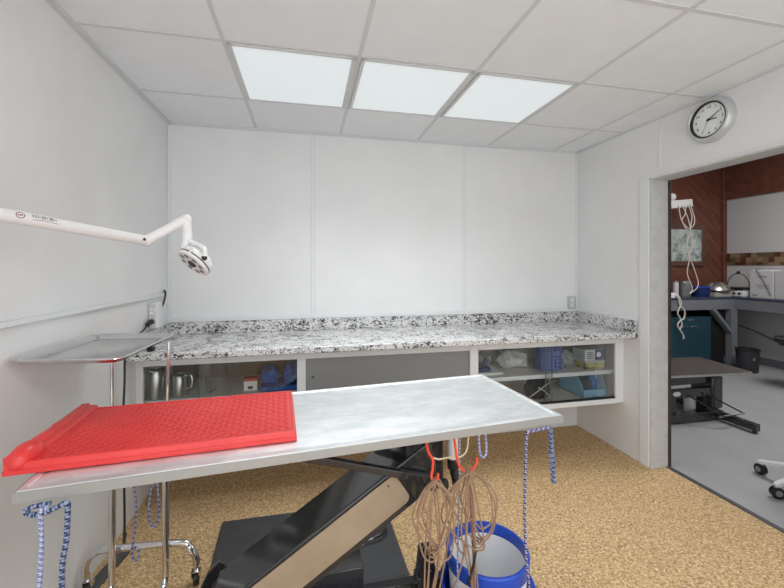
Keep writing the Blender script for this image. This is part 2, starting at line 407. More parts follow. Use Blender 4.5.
d = MB().box((-.014, YCF + .004, ZB + .032), (.56, YCF + .010, .822)).build('sliding_door', GREY, t, smooth=0)
MB().lathe([(0, .008), (.008, .008), (.010, .004), (.010, 0), (0, 0)], (.03, YCF + .004, .705), (0, -1, 0), 16).build('knob', CHROME, d)
MB().box((.53, YCF + .013, ZB + .032), (1.08, YCF + .019, .822)).build('sliding_door', GREY, t, smooth=0)
glass_cab(1.11, XR, .03, .071, 'white glass-fronted cabinet full of clear packets and blue bins, by doorway wall', -.02)

MB().box((-.92, YB - .018, SH0), (-.07, YB - .013, SH0 + .13)).build('lower_back_panel', mat('brown_back_board', (.30, .21, .16), .5), left_cab, smooth=0)
# ---- contents, left glass cabinet (shelf top z = .61)
SH = .611
def pitcher(x, y, r, h, label, spin):
    t = thing('steel_pitcher', (x, y, SH), label, 'pitcher', 'steel pitchers in the left cabinet', spin, True)
    MB().lathe([(0, 0), (r * .96, 0), (r, .006), (r, h * .8), (r * .9, h * .93), (r * .94, h), (r * .9, h), (r * .86, h * .93), (r * .95, h * .8), (r * .95, .01), (0, .01)], (0, 0, 0), seg=40).build('body', STEELP, t)
    MB().tube(spline([(r * .9, 0, h * .93), (r * 1.5, 0, h * .95), (r * 1.75, 0, h * .75), (r * 1.6, 0, h * .4), (r * .98, 0, h * .3)], 8), .006, 8).build('handle', STEELP, t)
    MB().prism([(-r * .85, -.02, h * .92), (-r * .85, .02, h * .92), (-r * 1.25, 0, h * 1.02)], (0, 0, .006)).build('spout', STEELP, t)
pitcher(-.884, 2.535, .049, .170, 'steel pitcher inside left cabinet, the one closest to the white wall', 1.3)
pitcher(-.765, 2.56, .043, .125, 'steel pitcher with curved handle to its right, behind the stand post', -.15)
t = thing('supply_box', (-.352, 2.58, SH), 'small white box with red top beside the blue folded cloth', 'box')
MB().box((-.395, 2.55, SH), (-.314, 2.62, SH + .068)).build('carton', mat('white_card', (.74, .72, .68), .6), t, bev=.002)
MB().box((-.396, 2.549, SH + .060), (-.313, 2.621, SH + .078)).build('lid', mat('red_card', (.48, .08, .07), .6), t, bev=.002)
MB().box((-.37, 2.5485, SH + .012), (-.34, 2.55, SH + .03)).build('printed_patch', EMB, t, smooth=0)
def cloth(name, lo, hi, label, group, seed):
    random.seed(seed); t = thing(name, ((lo[0] + hi[0]) / 2, (lo[1] + hi[1]) / 2, lo[2]), label, 'cloth', group)
    b = MB(); n = 28; m = 10; Ls = []
    cx, cy = (lo[0] + hi[0]) / 2, (lo[1] + hi[1]) / 2; rx, ry, h = (hi[0] - lo[0]) / 2, (hi[1] - lo[1]) / 2, hi[2] - lo[2]
    ph = [random.random() * 6.28 for _ in range(6)]
    for j in range(m + 1):
        tt = j / m; k = math.sin(PI * (.18 + .72 * tt)) ** .4 * (1.0 if tt < .8 else 1 - (tt - .8) * 2.4); ring = []
        for i in range(n):
            a_ = 2 * PI * i / n; wob = 1 + .09 * math.sin(3 * a_ + ph[0] + 4 * tt) + .06 * math.sin(7 * a_ + ph[1] + 6 * tt)
            ca, sa = math.cos(a_), math.sin(a_); sq = .94 / max(abs(ca), abs(sa)) ** .7
            ring.append((cx + rx * k * ca * sq * wob * .95, cy + ry * k * sa * sq * wob * .9, lo[2] + h * tt * (.93 + .08 * math.sin(2 * a_ + ph[2]) * tt)))
        Ls.append(ring)
    b.rings(Ls).build('folds', TOWEL, t, sub=1, smooth=180)
    return t
cloth('folded_cloth', (-.300, 2.52, SH + .032), (-.178, 2.72, SH + .150), 'bundled blue cloth drape nearest the small white box', 'blue cloth bundles', 3)
cloth('folded_cloth', (-.162, 2.50, SH + .032), (-.062, 2.74, SH + .180), 'bundled blue cloth drape against the cabinet divider', 'blue cloth bundles', 9)
tag(MB().box((-.295, 2.50, SH), (-.062, 2.72, SH + .03)).build('folded_towel', TOWEL, bev=.008), 'flat folded blue towel lying under the blue cloth bundles', 'cloth')
tag(MB().tube(spline([(-.570, 2.56, .86), (-.578, 2.56, .80), (-.607, 2.55, .72), (-.610, 2.55, .66), (-.604, 2.56, SH + .005), (-.57, 2.62, SH + .005)], 8), .003, 6).build('power_cable', BLACK), 'thin black cord hanging inside the left glass cabinet', 'cord')

# ---- contents, right glass cabinet
def crumple(name, c, r, label, cat, m, seed, group=None):
    random.seed(seed); b = MB(); b.sphere((0, 0, 0), 1, 24)
    ph = [random.random() * 6.28 for _ in range(9)]
    for v in b.bm.verts:
        p = v.co; k = 1 + .13 * math.sin(5 * p.x + ph[0]) * math.sin(4 * p.z + ph[1]) + .1 * math.sin(9 * p.y + ph[2] + 3 * p.x) + .06 * math.sin(15 * p.z + 11 * p.x + ph[3])
        v.co = V((p.x * r[0] * k + c[0], p.y * r[1] * k + c[1], max(p.z * r[2] * k, -r[2] * .75) + c[2] + r[2] * .75))
    o = b.build(name, m, smooth=60); return tag(o, label, cat, group)
DKBLUE = mat('dark_blue_plastic', (.02, .035, .13), .4)
PERI = mat('periwinkle_plastic', (.17, .20, .46), .45)
LBLUE = mat('light_blue_plastic', (.22, .50, .66), .4)
FOIL = mottled('crumpled_grey_film', (.16, .16, .17), (.44, .44, .44), 35, .35); bump(FOIL, noise(FOIL, 40, 4), .6, .01)
t = thing('scissor_tray', (1.24, 2.60, SH), 'flat white tray with dark blue handle on the upper shelf', 'tray')
MB().prism([(1.15, 2.53, SH), (1.38, 2.53, SH), (1.38, 2.70, SH + .01), (1.15, 2.70, SH + .01)], (0, 0, .02)).build('tray_body', PLAS, t, bev=.006)
MB().box((1.15, 2.56, SH + .02), (1.30, 2.68, SH + .05)).build('cover', DKBLUE, t, bev=.008)
MB().tube(spline([(1.26, 2.60, SH + .05), (1.27, 2.60, SH + .085), (1.285, 2.60, SH + .11)], 6), .015, 10).build('handle', DKBLUE, t)
crumple('clear_packet', (1.355, 2.81, SH), (.07, .07, .06), 'crumpled grey packet behind the white tray on upper shelf', 'packet', FOIL, 2, 'packets on the upper shelf')
crumple('clear_packet', (1.575, 2.74, SH), (.12, .09, .075), 'large pale crumpled packet left of the blue basket', 'packet', CLEARBAG, 5, 'packets on the upper shelf')
t = thing('plastic_basket', (1.80, 2.64, SH), 'periwinkle blue basket with square holes on the upper shelf', 'basket')
b = MB(); x0, x1, y0, y1, h = 1.712, 1.872, 2.56, 2.635, .170
for k in range(6):
    x = x0 + (x1 - x0) * k / 5
    b.box((x - .008, y0, SH), (x + .008, y0 + .004, SH + h)).box((x - .008, y1 - .004, SH), (x + .008, y1, SH + h))
for k in range(6):
    y = y0 + (y1 - y0) * k / 5
    b.box((x0, y - .008, SH), (x0 + .004, y + .008, SH + h)).box((x1 - .004, y - .008, SH), (x1, y + .008, SH + h))
for k in range(5):
    z = SH + .012 + .026 * k; hh = .008 if k < 4 else .030
    for q in (((x0, y0 + .0005, z - .008), (x1, y0 + .0045, z + hh)), ((x0, y1 - .0045, z - .008), (x1, y1 - .0005, z + hh)), ((x0 + .0005, y0, z - .008), (x0 + .0045, y1, z + hh)), ((x1 - .0045, y0, z - .008), (x1 - .0005, y1, z + hh))): b.box(*q)
b.build('basket_wall', PERI, t, smooth=0)
MB().box((x0, y0, SH), (x1, y1, SH + .004)).build('basket_floor', PERI, t, smooth=0)
MB().tube([(x0, y0, SH + h), (x1, y0, SH + h), (x1, y1, SH + h), (x0, y1, SH + h)], .006, 8, True).build('rim', PERI, t)
crumple('clear_packet', (1.965, 2.66, SH), (.072, .085, .078), 'dark grey blue crumpled packet right of the blue basket', 'packet', FOIL, 11, 'packets on the upper shelf')
t = thing('yellow_packet', (2.16, 2.58, SH), 'flat yellow and black box under the purple labelled box', 'box')
MB().box((2.062, 2.53, SH), (2.238, 2.68, SH + .05)).build('carton', mottled('yellow_black_print', (.06, .06, .03), (.55, .48, .16), 28, .5, lo=.42, hi=.5), t, bev=.003)
MB().box((2.058, 2.526, SH + .05), (2.238, 2.684, SH + .062)).build('lid', mat('pale_card', (.62, .62, .58), .6), t, bev=.002)
t = thing('labelled_box', (2.16, 2.58, SH + .062), 'white box with purple end panel on top of yellow box', 'box')
MB().box((2.065, 2.54, SH + .062), (2.24, 2.68, SH + .148)).build('carton', mat('white_box_card', (.66, .67, .66), .6), t, bev=.002)
MB().box((2.155, 2.538, SH + .066), (2.24, 2.541, SH + .146)).build('purple_panel', mat('purple_print', (.05, .05, .19), .5), t, smooth=0)
MB().lathe([(0, .002), (.02, .002), (.02, 0), (0, 0)], (2.185, 2.538, SH + .108), (0, -1, 0), 20).build('round_mark', PLAS, t)
b = MB()
for k in range(4): b.box((2.085, 2.5385, SH + .080 + .014 * k), (2.135, 2.540, SH + .085 + .014 * k))
b.build('printed_lines', DGREY, t, smooth=0)
def cable_pile(name, c, rad, n, label, m, seed, r=.004):
    random.seed(seed); P = []
    for k in range(n * 8):
        a_ = k * PI / 4; q = .75 + .25 * random.random()
        P.append((c[0] + rad * q * math.cos(a_), c[1] + rad * .7 * q * math.sin(a_), c[2] + r + .0011 * k + .006 * random.random()))
    return tag(MB().tube(spline(P, 4), r, 6).build(name, m), label, 'cable')
ZF = ZB + .0225
cable_pile('coiled_cable', (1.475, 2.58, ZF), .085, 5, 'coiled pale grey cable on the cabinet bottom beside black pouch', mat('pale_grey_cable', (.45, .45, .43), .5), 4, .0055)
t = thing('black_pouch', (1.68, 2.60, ZF), 'black pouch wrapped in white cord on the cabinet bottom', 'pouch')
b = MB(); Ls = []
for z, k in ((0, .9), (.02, 1), (.07, .97), (.12, .75), (.14, .55)):
    Ls.append([(1.685 + .095 * k * math.copysign(abs(math.cos(a)) ** .5, math.cos(a)) + .02 * z / .14, 2.60 + .06 * k * math.copysign(abs(math.sin(a)) ** .5, math.sin(a)), ZF + z + .012 * math.cos(a * 2)+ .0121) for a in [2 * PI * i / 24 for i in range(24)]])
b.rings(Ls).build('pouch_body', mat('black_fabric', (.015, .016, .022), .8), t, sub=1)
b = MB()
for P in ([(1.59, 2.535, ZF + .03), (1.64, 2.52, ZF + .07), (1.70, 2.53, ZF + .10), (1.76, 2.55, ZF + .12)], [(1.66, 2.53, ZF + .10), (1.71, 2.525, ZF + .07), (1.76, 2.53, ZF + .02)]):
    b.tube(spline(P, 8), .0035, 6)
b.build('white_cord', PLAS, t)
t = thing('parts_bin', (2.13, 2.60, ZF), 'light blue open-front plastic bin on the cabinet bottom', 'bin')
x0, x1, y0, y1 = 2.02, 2.225, 2.50, 2.78
b = MB().box((x0, y0, ZF), (x1, y1, ZF + .008)).box((x0, y1 - .006, ZF), (x1, y1, ZF + .165))
for x in (x0, x1 - .006): b.prism([(x, y0, ZF), (x, y1, ZF), (x, y1, ZF + .165), (x, y0 + .07, ZF + .165), (x, y0, ZF + .055)], (.006, 0, 0))
b.box((x0, y0, ZF), (x1, y0 + .006, ZF + .055)); b.build('bin_body', LBLUE, t, bev=.002)
MB().tube([(x0 - .002, y0, ZF + .058), (x1 + .002, y0, ZF + .058)], .007, 8).build('lip', LBLUE, t)
tag(MB().box((2.04, 2.535, ZF + .01), (2.12, 2.70, ZF + .125)).build('dark_carton', mat('dark_card', (.04, .05, .07), .6), bev=.003), 'dark carton standing inside the light blue bin', 'box')
tag(MB().lathe([(0, 0), (.040, 0), (.046, .04), (.046, .11), (.03, .14), (0, .145)], (2.172, 2.60, ZF + .009), seg=24).build('blue_roll', mat('mid_blue_plastic', (.04, .17, .45), .4)), 'rounded mid blue roll inside the light blue bin', 'roll')
tag(MB().tube([(2.105, 2.505, SH + .06), (2.105, 2.478, SH + .052), (2.107, 2.476, SH - .02), (2.11, 2.474, ZF + .155)], .003, 6).build('hanging_tag', PLAS), 'thin white strip hanging in front of the upper shelf', 'strip')

# ------------------------------------------------------------------ outlets
OUTP = mat('greyed_outlet_plate', (.52, .52, .52), .45)
t = thing('wall_outlet', (2.253, YB - .01, 1.08), 'white wall socket on back wall above right end of worktop', 'outlet')
MB().box((2.216, YB - .016, 1.024), (2.290, YB - .001, 1.138)).build('cover_plate', OUTP, t, bev=.003)
for z in (1.058, 1.104):
    s_ = MB().box((2.238, YB - .019, z - .015), (2.268, YB - .015, z + .015)).build('socket', PLAS, t, bev=.004)
    b = MB()
    for dx in (-.006, .006): b.box((2.253 + dx - .0012, YB - .0197, z - .003), (2.253 + dx + .0012, YB - .0188, z + .008))
    b.build('slot', EMB, s_, smooth=0)
t = thing('wall_outlet', (XL, 2.66, 1.03), 'white box socket on left wall with black plug in it', 'outlet')
MB().box((XL, 2.605, 1.016), (XL + .048, 2.70, 1.172)).build('socket_box', WHITE, t, bev=.004)
MB().box((XL + .004, 2.597, 1.018), (XL + .044, 2.606, 1.168)).build('cover_plate', WORN, t, bev=.002)
for z in (1.05, 1.12):
    s_ = MB().box((XL + .010, 2.593, z - .018), (XL + .038, 2.598, z + .018)).build('socket', PLAS, t, bev=.004)
    b = MB()
    for dx in (-.006, .006): b.box((XL + .024 + dx - .0012, 2.5922, z - .002), (XL + .024 + dx + .0012, 2.5935, z + .010))
    b.build('slot', EMB, s_, smooth=0)
t = thing('power_cable', (XL + .02, 2.56, 1.07), 'black power cord plugged into left wall socket, dropping behind the tray to floor', 'cord')
MB().tube(spline([(XL + .024, 2.592, 1.058), (XL + .024, 2.56, 1.056), (XL + .022, 2.53, 1.045)], 5), [.017] * 5 + [.014] * 5 + [.007], 12).build('plug', BLACK, t)
MB().tube(spline([(XL + .022, 2.53, 1.045), (XL + .026, 2.45, 1.022), (XL + .040, 2.29, 1.012), (XL + .038, 2.215, .95), (XL + .040, 2.20, .80), (XL + .040, 2.18, .55), (XL + .055, 2.16, .30), (XL + .065, 2.14, .12), (XL + .07, 2.12, .012), (XL + .05, 2.17, .007), (XL + .03, 2.24, .007)], 10), .0055, 8).build('cable', BLACK, t)
tag(MB().tube(spline([(XL + .012, 2.835, 1.235), (XL + .014, 2.85, 1.22), (XL + .014, 2.84, 1.18), (XL + .014, 2.79, 1.13), (XL + .014, 2.75, 1.12)], 8), .006, 8).build('cord_stub', BLACK), 'short black cord end poking out above left wall socket', 'cord')

# ------------------------------------------------------------------ surgical lamp on the left wall
lp = thing('surgical_lamp', (XL, 1.13, 1.54), 'white jointed surgical lamp reaching out from the left wall', 'lamp')
A0, A1 = V((XL + .035, 1.17, 1.556)), V((-.638, 1.727, 1.499))
MB().lathe([(0, 0), (.055, 0), (.055, .012), (.03, .02), (.03, .03), (0, .03)], (XL, 1.17, 1.56), (1, 0, 0), 32).build('wall_plate', LAMPW, lp)
MB().tube([A0 - V((0, 0, .04)), A0 + V((0, 0, .05))], .024, 24).build('pivot', LAMPW, lp)
d = (A1 - A0).normalized()
arm = MB().tube([A0, A0 + d * .45, A1 - d * .03, A1 - d * .028, A1], [.0205, .0205, .021, .0185, .0185], 24).build('boom_arm', LAMPW, lp)
B1 = V((-.503, 1.769, 1.594)); e = (B1 - A1).normalized()
j = MB().sphere(A1, .0225, 20); j.tube([A1 - d * .045, A1 - d * .012], .0205, 24).build('elbow_joint', LAMPW, lp)
MB().tube([A1 + e * .0, A1 + e * .026, A1 + e * .028, B1], [.0215, .0215, .0195, .0195], 24).build('forearm', LAMPW, lp)
b = MB()
sd = V((d.y, -d.x, 0)).normalized()
b.tube([A1 - d * .03 + sd * .017, A1 - d * .03 + sd * .0222], .006, 12).build('screw', EMB, lp)
MB().tube([B1 + V((0, 0, .012)), B1 + V((0, 0, .0225))], .004, 10).build('screw', EMB, lp)
b = MB().sphere(B1, .0215, 18); b.tube([B1, B1 - V((-.004, 0, .055)), B1 - V((-.004, 0, .057)), B1 - V((-.002, 0, .105))], [.0185, .0185, .0205, .0205], 24); b.build('drop_tube', LAMPW, lp)
hc = V((-.468, 1.762, 1.416)); hn = V((-.55, -.46, -.72)).normalized()      # lamp faces down and towards the viewer
hd = MB().lathe([(0, -.052), (.028, -.050), (.052, -.040), (.068, -.022), (.0725, -.004), (.070, .0)], hc, hn, 48).build('lamp_head', LAMPW, lp)
MB().lathe([(.0705, -.001), (.074, .001), (.074, .004), (.0705, .005)], hc, hn, 48, True).build('seal_ring', EMB, hd)
MB().lathe([(.0735, .005), (.074, .012), (.068, .017), (.060, .015), (0, .015), (0, .005)], hc, hn, 48).build('bezel', LAMPW, hd)
q = V((0, 0, 1)).rotation_difference(hn)
b = MB()
for k in range(8):
    p = hc + q @ V((.048 * math.cos(k * PI / 4 + .3), .048 * math.sin(k * PI / 4 + .3), .0155)); b.lathe([(0, .002), (.010, .002), (.011, 0), (0, 0)], p, hn, 16)
b.build('led_lens', LEN, hd)
MB().lathe([(0, .006), (.016, .006), (.019, 0), (0, 0)], hc + hn * .015, hn, 24).build('sensor_window', EMB, hd)
for sx in (-1, 1):
    p = hc + q @ V((.07 * sx, .0, -.004)); o_ = q @ V((sx, 0, 0))
    MB().tube([p, p + o_ * .022], [.010, .006], 12).build('grip', LAMPW, hd)
neck = B1 - V((-.002, 0, .10))
MB().tube(spline([neck + V((.008, -.012, .012)), neck + V((.03, -.02, .0)), hc + V((.048, -.045, .052)), hc + V((.050, -.052, .018))], 8), .0095, 12).build('yoke', LAMPW, lp)
MB().tube([neck + V((0, 0, .012)), neck - V((.012, 0, .03)), hc - hn * .035 + V((-.03, 0, .02))], [.0195, .018, .016], 20).build('neck', LAMPW, lp)
MB().sphere(hc + V((.050, -.052, .014)), .0115, 14).build('yoke_knob', EMB, lp)
# printing on the boom arm: faces the viewer
zl = V((0, 0, 1)); fx = d; fn_ = (-sd if (-sd).dot(V((0, -1, 0))) > 0 else sd); 
fn_ = (V((0.45, -1.0, .25)) - d * V((0.45, -1.0, .25)).dot(d)).normalized(); fu = fn_.cross(fx)
def armM(s_, off=.0002): 
    o = A0 + d * s_ + fn_ * (.0203 + off); return Matrix(((fx.x, fu.x, fn_.x, o.x), (fx.y, fu.y, fn_.y, o.y), (fx.z, fu.z, fn_.z, o.z), (0, 0, 0, 1)))
def wrapped(me_mb, s0):       # bend flat lettering round the tube
    for v in me_mb.bm.verts:
        a_ = v.co.y / .0205; r_ = .0207 + v.co.z
        p = A0 + d * (s0 + v.co.x) + fn_ * (r_ * math.cos(a_)) + fu * (r_ * math.sin(a_)); v.co = p
b = MB(); add_text(b, 'KD-2012B-1', .0135, Matrix.Translation((0, .004, 0))); wrapped(b, .247); b.build('model_lettering', EMB, arm, smooth=0)
b = MB(); P = [(-.036 + .072 * k / 12, -.0075 + .0030 * math.sin(PI * k / 12), 0) for k in range(13)]; b.tube(P, .0007, 6); wrapped(b, .249); b.build('underline', REDINK, arm)
b = MB(); b.lathe([(.0075, 0), (.0095, 0), (.0095, .0003), (.0075, .0003)], seg=28, closed=True)
for v in b.bm.verts: v.co.x *= 1.25
for k in range(3): b.box((-.0062 + .0044 * k, -.0022, 0), (-.0030 + .0044 * k, .0022, .0003))
wrapped(b, .182); b.build('oval_badge', REDINK, arm, smooth=0)

# ------------------------------------------------------------------ instrument stand and tray
st = thing('instrument_stand', (-.71, 1.84, 0), 'chrome twin-post instrument stand on castors beside the left wall', 'stand')
PA, PB = (-.803, 1.840), (-.597, 1.835); BY = 1.852
b = MB().tube(spline([(-.925, 1.868, .075), (-.925, 1.868, .11)], 2)[:1] + spline([(-.925, 1.868, .085), (-.924, 1.868, .12), (-.905, 1.866, .16), (-.865, 1.863, .184)], 6) + spline([(-.865, 1.863, .184), (-.56, 1.838, .184), (-.51, 1.832, .166), (-.482, 1.828, .12), (-.480, 1.827, .085)], 8), .0145, 14)
b.build('base_bar', CHROME, st)
for (x, y) in (PA, PB):
    MB().tube([(x + (.013 if x > -.7 else 0), y - .02, 1.07), (x + (.004 if x > -.7 else 0), y - .02, .74)], .0062, 12).build('upper_post', CHROME, st)
    MB().tube(spline([(x, y - .02, .75), (x, y - .02, .4), (x, y - .02, .12), (x, y - .028, .05), (x - .005, y - .07, .029), (x - .01, y - .16, .026), (x - .012, y - .30, .026)], 8), .0135, 14).build('post', CHROME, st)
b = MB().tube([(PA[0], 1.82, 1.066), (PA[0], 1.64, 1.066), (PB[0] - .06, 1.64, 1.066), (PB[0] - .06, 1.82, 1.066)], .005, 10, True); b.build('tray_frame', CHROME, st)
def castor(x, y, parent, r=.028, top=.085):
    b = MB().lathe([(0, -.012), (r * .9, -.012), (r, -.006), (r, .006), (r * .9, .012), (0, .012)], (x, y, r), (1, .3, 0), 24)
    w_ = b.build('castor', BLACK, parent)
    MB().bar((x - .016, y, r), (x - .016, y, r * 2.1), .028, .004, (1, 0, 0)).bar((x + .016, y, r), (x + .016, y, r * 2.1), .028, .004, (1, 0, 0)).box((x - .018, y - .014, r * 2.1), (x + .018, y + .014, r * 2.1 + .004)).tube([(x, y, r * 2.1), (x, y, top + .01)], .009, 10).build('fork', CHROME, w_)
castor(-.914, 1.868, st); castor(-.480, 1.827, st)
for x in (PA[0] - .012, PB[0] - .012): MB().sphere((x, 1.535, .014), (.014, .02, .014), 12).build('foot_cap', BLACK, st)
# tray (lifts off)
tr = thing('instrument_tray', (-.775, 1.70, 1.073), 'shallow stainless steel tray with rounded corners on the chrome stand', 'tray')
TC = [(-.948, 1.455), (-.592, 1.400), (-.578, 1.895), (-.920, 1.945)]
def rrect(Q, r, ins, z, n=6):
    out = []; c_ = V((sum(p[0] for p in Q) / 4, sum(p[1] for p in Q) / 4))
    for i in range(4):
        p = V(Q[i]); a_ = (V(Q[i - 1]) - p).normalized(); b_ = (V(Q[(i + 1) % 4]) - p).normalized()
        p = p + (a_ + b_) * ins; rr_ = max(r - ins * .3, .012)
        for k in range(n + 1):
            t_ = k / n; s1 = p + a_ * rr_; s2 = p + b_ * rr_
            m_ = s1 * (1 - t_) ** 2 + p * 2 * t_ * (1 - t_) + s2 * t_ ** 2; out.append((m_.x, m_.y, z))
    return out
ZTR = 1.074
MB().rings([rrect(TC, .045, .030, ZTR), rrect(TC, .045, .018, ZTR + .004), rrect(TC, .045, .012, ZTR + .016), rrect(TC, .045, .0, ZTR + .018), rrect(TC, .045, .0, ZTR + .0205), rrect(TC, .045, .014, ZTR + .0185), rrect(TC, .045, .021, ZTR + .006), rrect(TC, .045, .032, ZTR + .002)]).build('tray_pan', mat('polished_tray_steel', (.66, .66, .665), .22, 1.0), tr, smooth=50)
MB().tube(rrect(TC, .045, .001, ZTR + .019), .0032, 8, True).build('rolled_rim', CHROME, tr)
tag(MB().sphere((-.612, 1.70, ZTR - .011), (.014, .03, .009), 14).build('tray_clip', BLACK), 'small black clip under the right edge of steel tray', 'clip')
tag(MB().prism([(-.905, 2.085, .002), (-.845, 2.095, .002), (-.885, 1.88, .002), (-.935, 1.885, .002)], (0, 0, .014)).build('floor_bar', DGREY, bev=.003), 'flat dark grey metal plate on the carpet beside left wall', 'plate')

# ------------------------------------------------------------------ lift table
ANG = math.radians(5.1); TO = V((-.678, 1.068)); TL, TW = 1.577, .556; ZTT = .862
ux, uy = V((math.cos(ANG), math.sin(ANG))), V((-math.sin(ANG), math.cos(ANG)))
def TP(a_, b_, z): p = TO + ux * a_ + uy * b_; return (p.x, p.y, z)
lt = thing('lift_table', (.05, 1.40, 0), 'steel-topped lift table on slanted black arm in the room centre', 'table')
def TR(i, z): return [TP(i, i, z), TP(TL - i, i, z), TP(TL - i, TW - i, z), TP(i, TW - i, z)]
MB().rings([TR(.006, ZTT - .026), TR(.003, ZTT - .024), TR(.003, ZTT - .002), TR(.005, ZTT), TR(.018, ZTT), TR(.022, ZTT - .0025), TR(.030, ZTT - .0025), TR(.034, ZTT - .001)]).build('tabletop', STEEL, lt, smooth=25)
EDGE = mat('darkened_steel_edge', (.40, .40, .395), .45, .75)  # steel coloured darker to paint in a dim room reflected by the edge
b = MB()
b.rings([TR(.003, ZTT - .028), TR(0, ZTT - .027), TR(0, ZTT - .002), TR(.0022, ZTT - .0012), TR(.0026, ZTT - .024), TR(.006, ZTT - .028)], cap0=False, cap1=False)
b.build('edge_band', EDGE, lt, smooth=25)
MB().box((.12, 1.30, .79), (.52, 1.56, ZTT - .028)).box((.34, 1.31, .70), (.40, 1.55, .79)).build('top_frame', NAVYMET, lt, bev=.004)
# main arm
def AL(x): return .363 + .66 * (x + .2)
s0, s1 = -.315, .425; w_ = .176
arm = MB().prism([(s0, 1.30, AL(s0)), (s1, 1.30, AL(s1)), (s1 + .025, 1.30, AL(s1) - .10), (s1 - .03, 1.30, AL(s1) - w_ - .02), (s0 + .06, 1.30, AL(s0) - w_ + .04), (s0 - .01, 1.30, AL(s0) - .09)], (0, .20, 0)).build('lift_arm', NAVYMET, lt, bev=.006)
da = V((1, 0, .66)).normalized(); na = V((-.66, 0, 1)).normalized(); o0 = V((s0 + .03, 1.2985, AL(s0 + .03))) - na * .012
def pnl(l, t): return o0 + da * l - na * t
Lp, Tp, rc = .685, .112, .024
poly = [pnl(0, 0), pnl(Lp - rc, 0)] + [pnl(Lp - rc + rc * math.sin(k * PI / 10), rc - rc * math.cos(k * PI / 10)) for k in range(1, 6)] + [pnl(Lp - rc + rc * math.cos(k * PI / 10), Tp - rc + rc * math.sin(k * PI / 10)) for k in range(0, 6)] + [pnl(0, Tp)]
pn = MB().prism(poly, (0, -.004, 0)).build('arm_cover', BEIGE, arm, bev=.0015)
for l, t_ in ((Lp - .04, .02), (.04, .09)): MB().lathe([(0, .002), (.004, .0015), (.004, 0), (0, 0)], pnl(l, t_) + V((0, -.004, 0)), (0, -1, 0), 10).build('screw', DGREY, pn)
MB().bar((-.02, 1.28, .776), (.415, 1.28, .652), .024, .024).build('tilt_strut', NAVYMET, lt, bev=.003)
MB().box((.255, 1.47, .50), (.283, 1.50, .80)).build('post', NAVYMET, lt, bev=.003)
MB().prism([(.33, 1.335, .80), (.488, 1.335, .80), (.488, 1.335, .595), (.455, 1.335, .565), (.40, 1.335, .59), (.35, 1.335, .68)], (0, .15, 0)).build('upper_bracket', NAVYMET, lt, bev=.006)
ac = MB().tube([(.532, 1.36, .81), (.532, 1.36, .675)], .021, 20).build('actuator', PLAS, lt)
MB().tube(spline([(.532, 1.36, .675), (.533, 1.36, .66), (.536, 1.36, .63), (.541, 1.355, .60), (.538, 1.34, .585)], 4), [.020] * 4 + [.022] * 4 + [.016] * 4 + [.015] * 5, 16).build('actuator_cap', BLACK, ac)
MB().sphere((.495, 1.345, .585), (.016, .016, .024), 12).build('pivot_bolt', BLACK, lt)
# base frame
b = MB().box((-.47, 1.17, .005), (.42, 1.23, .06)).box((-.47, 1.555, .005), (.60, 1.60, .06)).box((-.47, 1.23, .005), (-.41, 1.555, .06)).box((.36, 1.23, .005), (.42, 1.555, .06))
b.build('base_frame', NAVYMET, lt, bev=.004)
for y in (1.275, 1.515): MB().prism([(-.46, y, .06), (-.26, y, .06), (-.285, y, .27), (-.315, y, .31), (-.36, y, .27)], (0, .018, 0)).build('hinge_bracket', NAVYMET, lt, bev=.003)
MB().tube([(-.325, 1.26, .225), (-.325, 1.545, .225)], .016, 16).build('hinge_pin', DGREY, lt)
MB().box((-.06, 1.43, .06), (.205, 1.53, .262)).build('motor_box', NAVYMET, lt, bev=.003)
b = MB().prism([(.435, 1.53, .06), (.535, 1.53, .06), (.505, 1.53, .225), (.455, 1.53, .225)], (0, .03, 0)); b.box((.435, 1.50, .06), (.455, 1.56, .12)); b.build('base_bracket', NAVYMET, lt, bev=.003)
MB().tube(spline([(.47, 1.525, .15), (.485, 1.52, .13), (.50, 1.525, .125)], 5), .004, 6).build('spring_clip', CHROME, lt)
for (a_, b_, L_) in ((.045, .035, .10), (1.42, .03, .10), (1.165, .03, .05)):
    M = Matrix.Translation(V(TP(a_, b_, ZTT - .034))) @ Matrix.Rotation(ANG, 4, 'Z')
    MB().box((-.02, -.012, -.004), (L_, .012, .006), M).build('cleat', CHROME, lt, bev=.004)

# ------------------------------------------------------------------ red board on the table
RA = math.radians(3.9); rb = thing('red_board', (-.033 - .722 * math.cos(RA), 1.200 - .722 * math.sin(RA), ZTT + .001), 'red moulded plastic board with raised tread lying on the lift table', 'board', rz=RA, local=True)
RL, RW, RH = .722, .415, .029
def rl(x0, y0, x1, y1, z): return [(x0, y0, z), (x1, y0, z), (x1, y1, z), (x0, y1, z)]
b = MB().rings([rl(0, 0, RL, RW, 0), rl(0, 0, RL, RW, .011), rl(.0, .004, RL - .003, RW - .004, .013), rl(.0, .007, RL - .004, RW - .007, RH - .004), rl(.003, .010, RL - .007, RW - .010, RH), rl(.012, .017, RL - .011, RW - .014, RH), rl(.014, .020, RL - .013, RW - .016, RH - .003)])
b.build('slab', RED, rb, bev=.0025, smooth=30)
b = MB()
nx_, ny_ = 34, 22
for i in range(nx_):
    for j in range(ny_):
        x = .070 + i * .0200; y = .030 + j * .0190
        if x > RL - .02 or y > RW - .02: continue
        a_ = PI / 4 if (i + j) % 2 else -PI / 4
        M = Matrix.Translation((x, y, RH - .0032)) @ Matrix.Rotation(a_, 4, 'Z')
        b.prism([M @ V(p) for p in ((-.0085, -.0020, 0), (.0085, -.0020, 0), (.0085, .0020, 0), (-.0085, .0020, 0))], (0, 0, .0018))
b.build('tread', RED, rb, smooth=0)
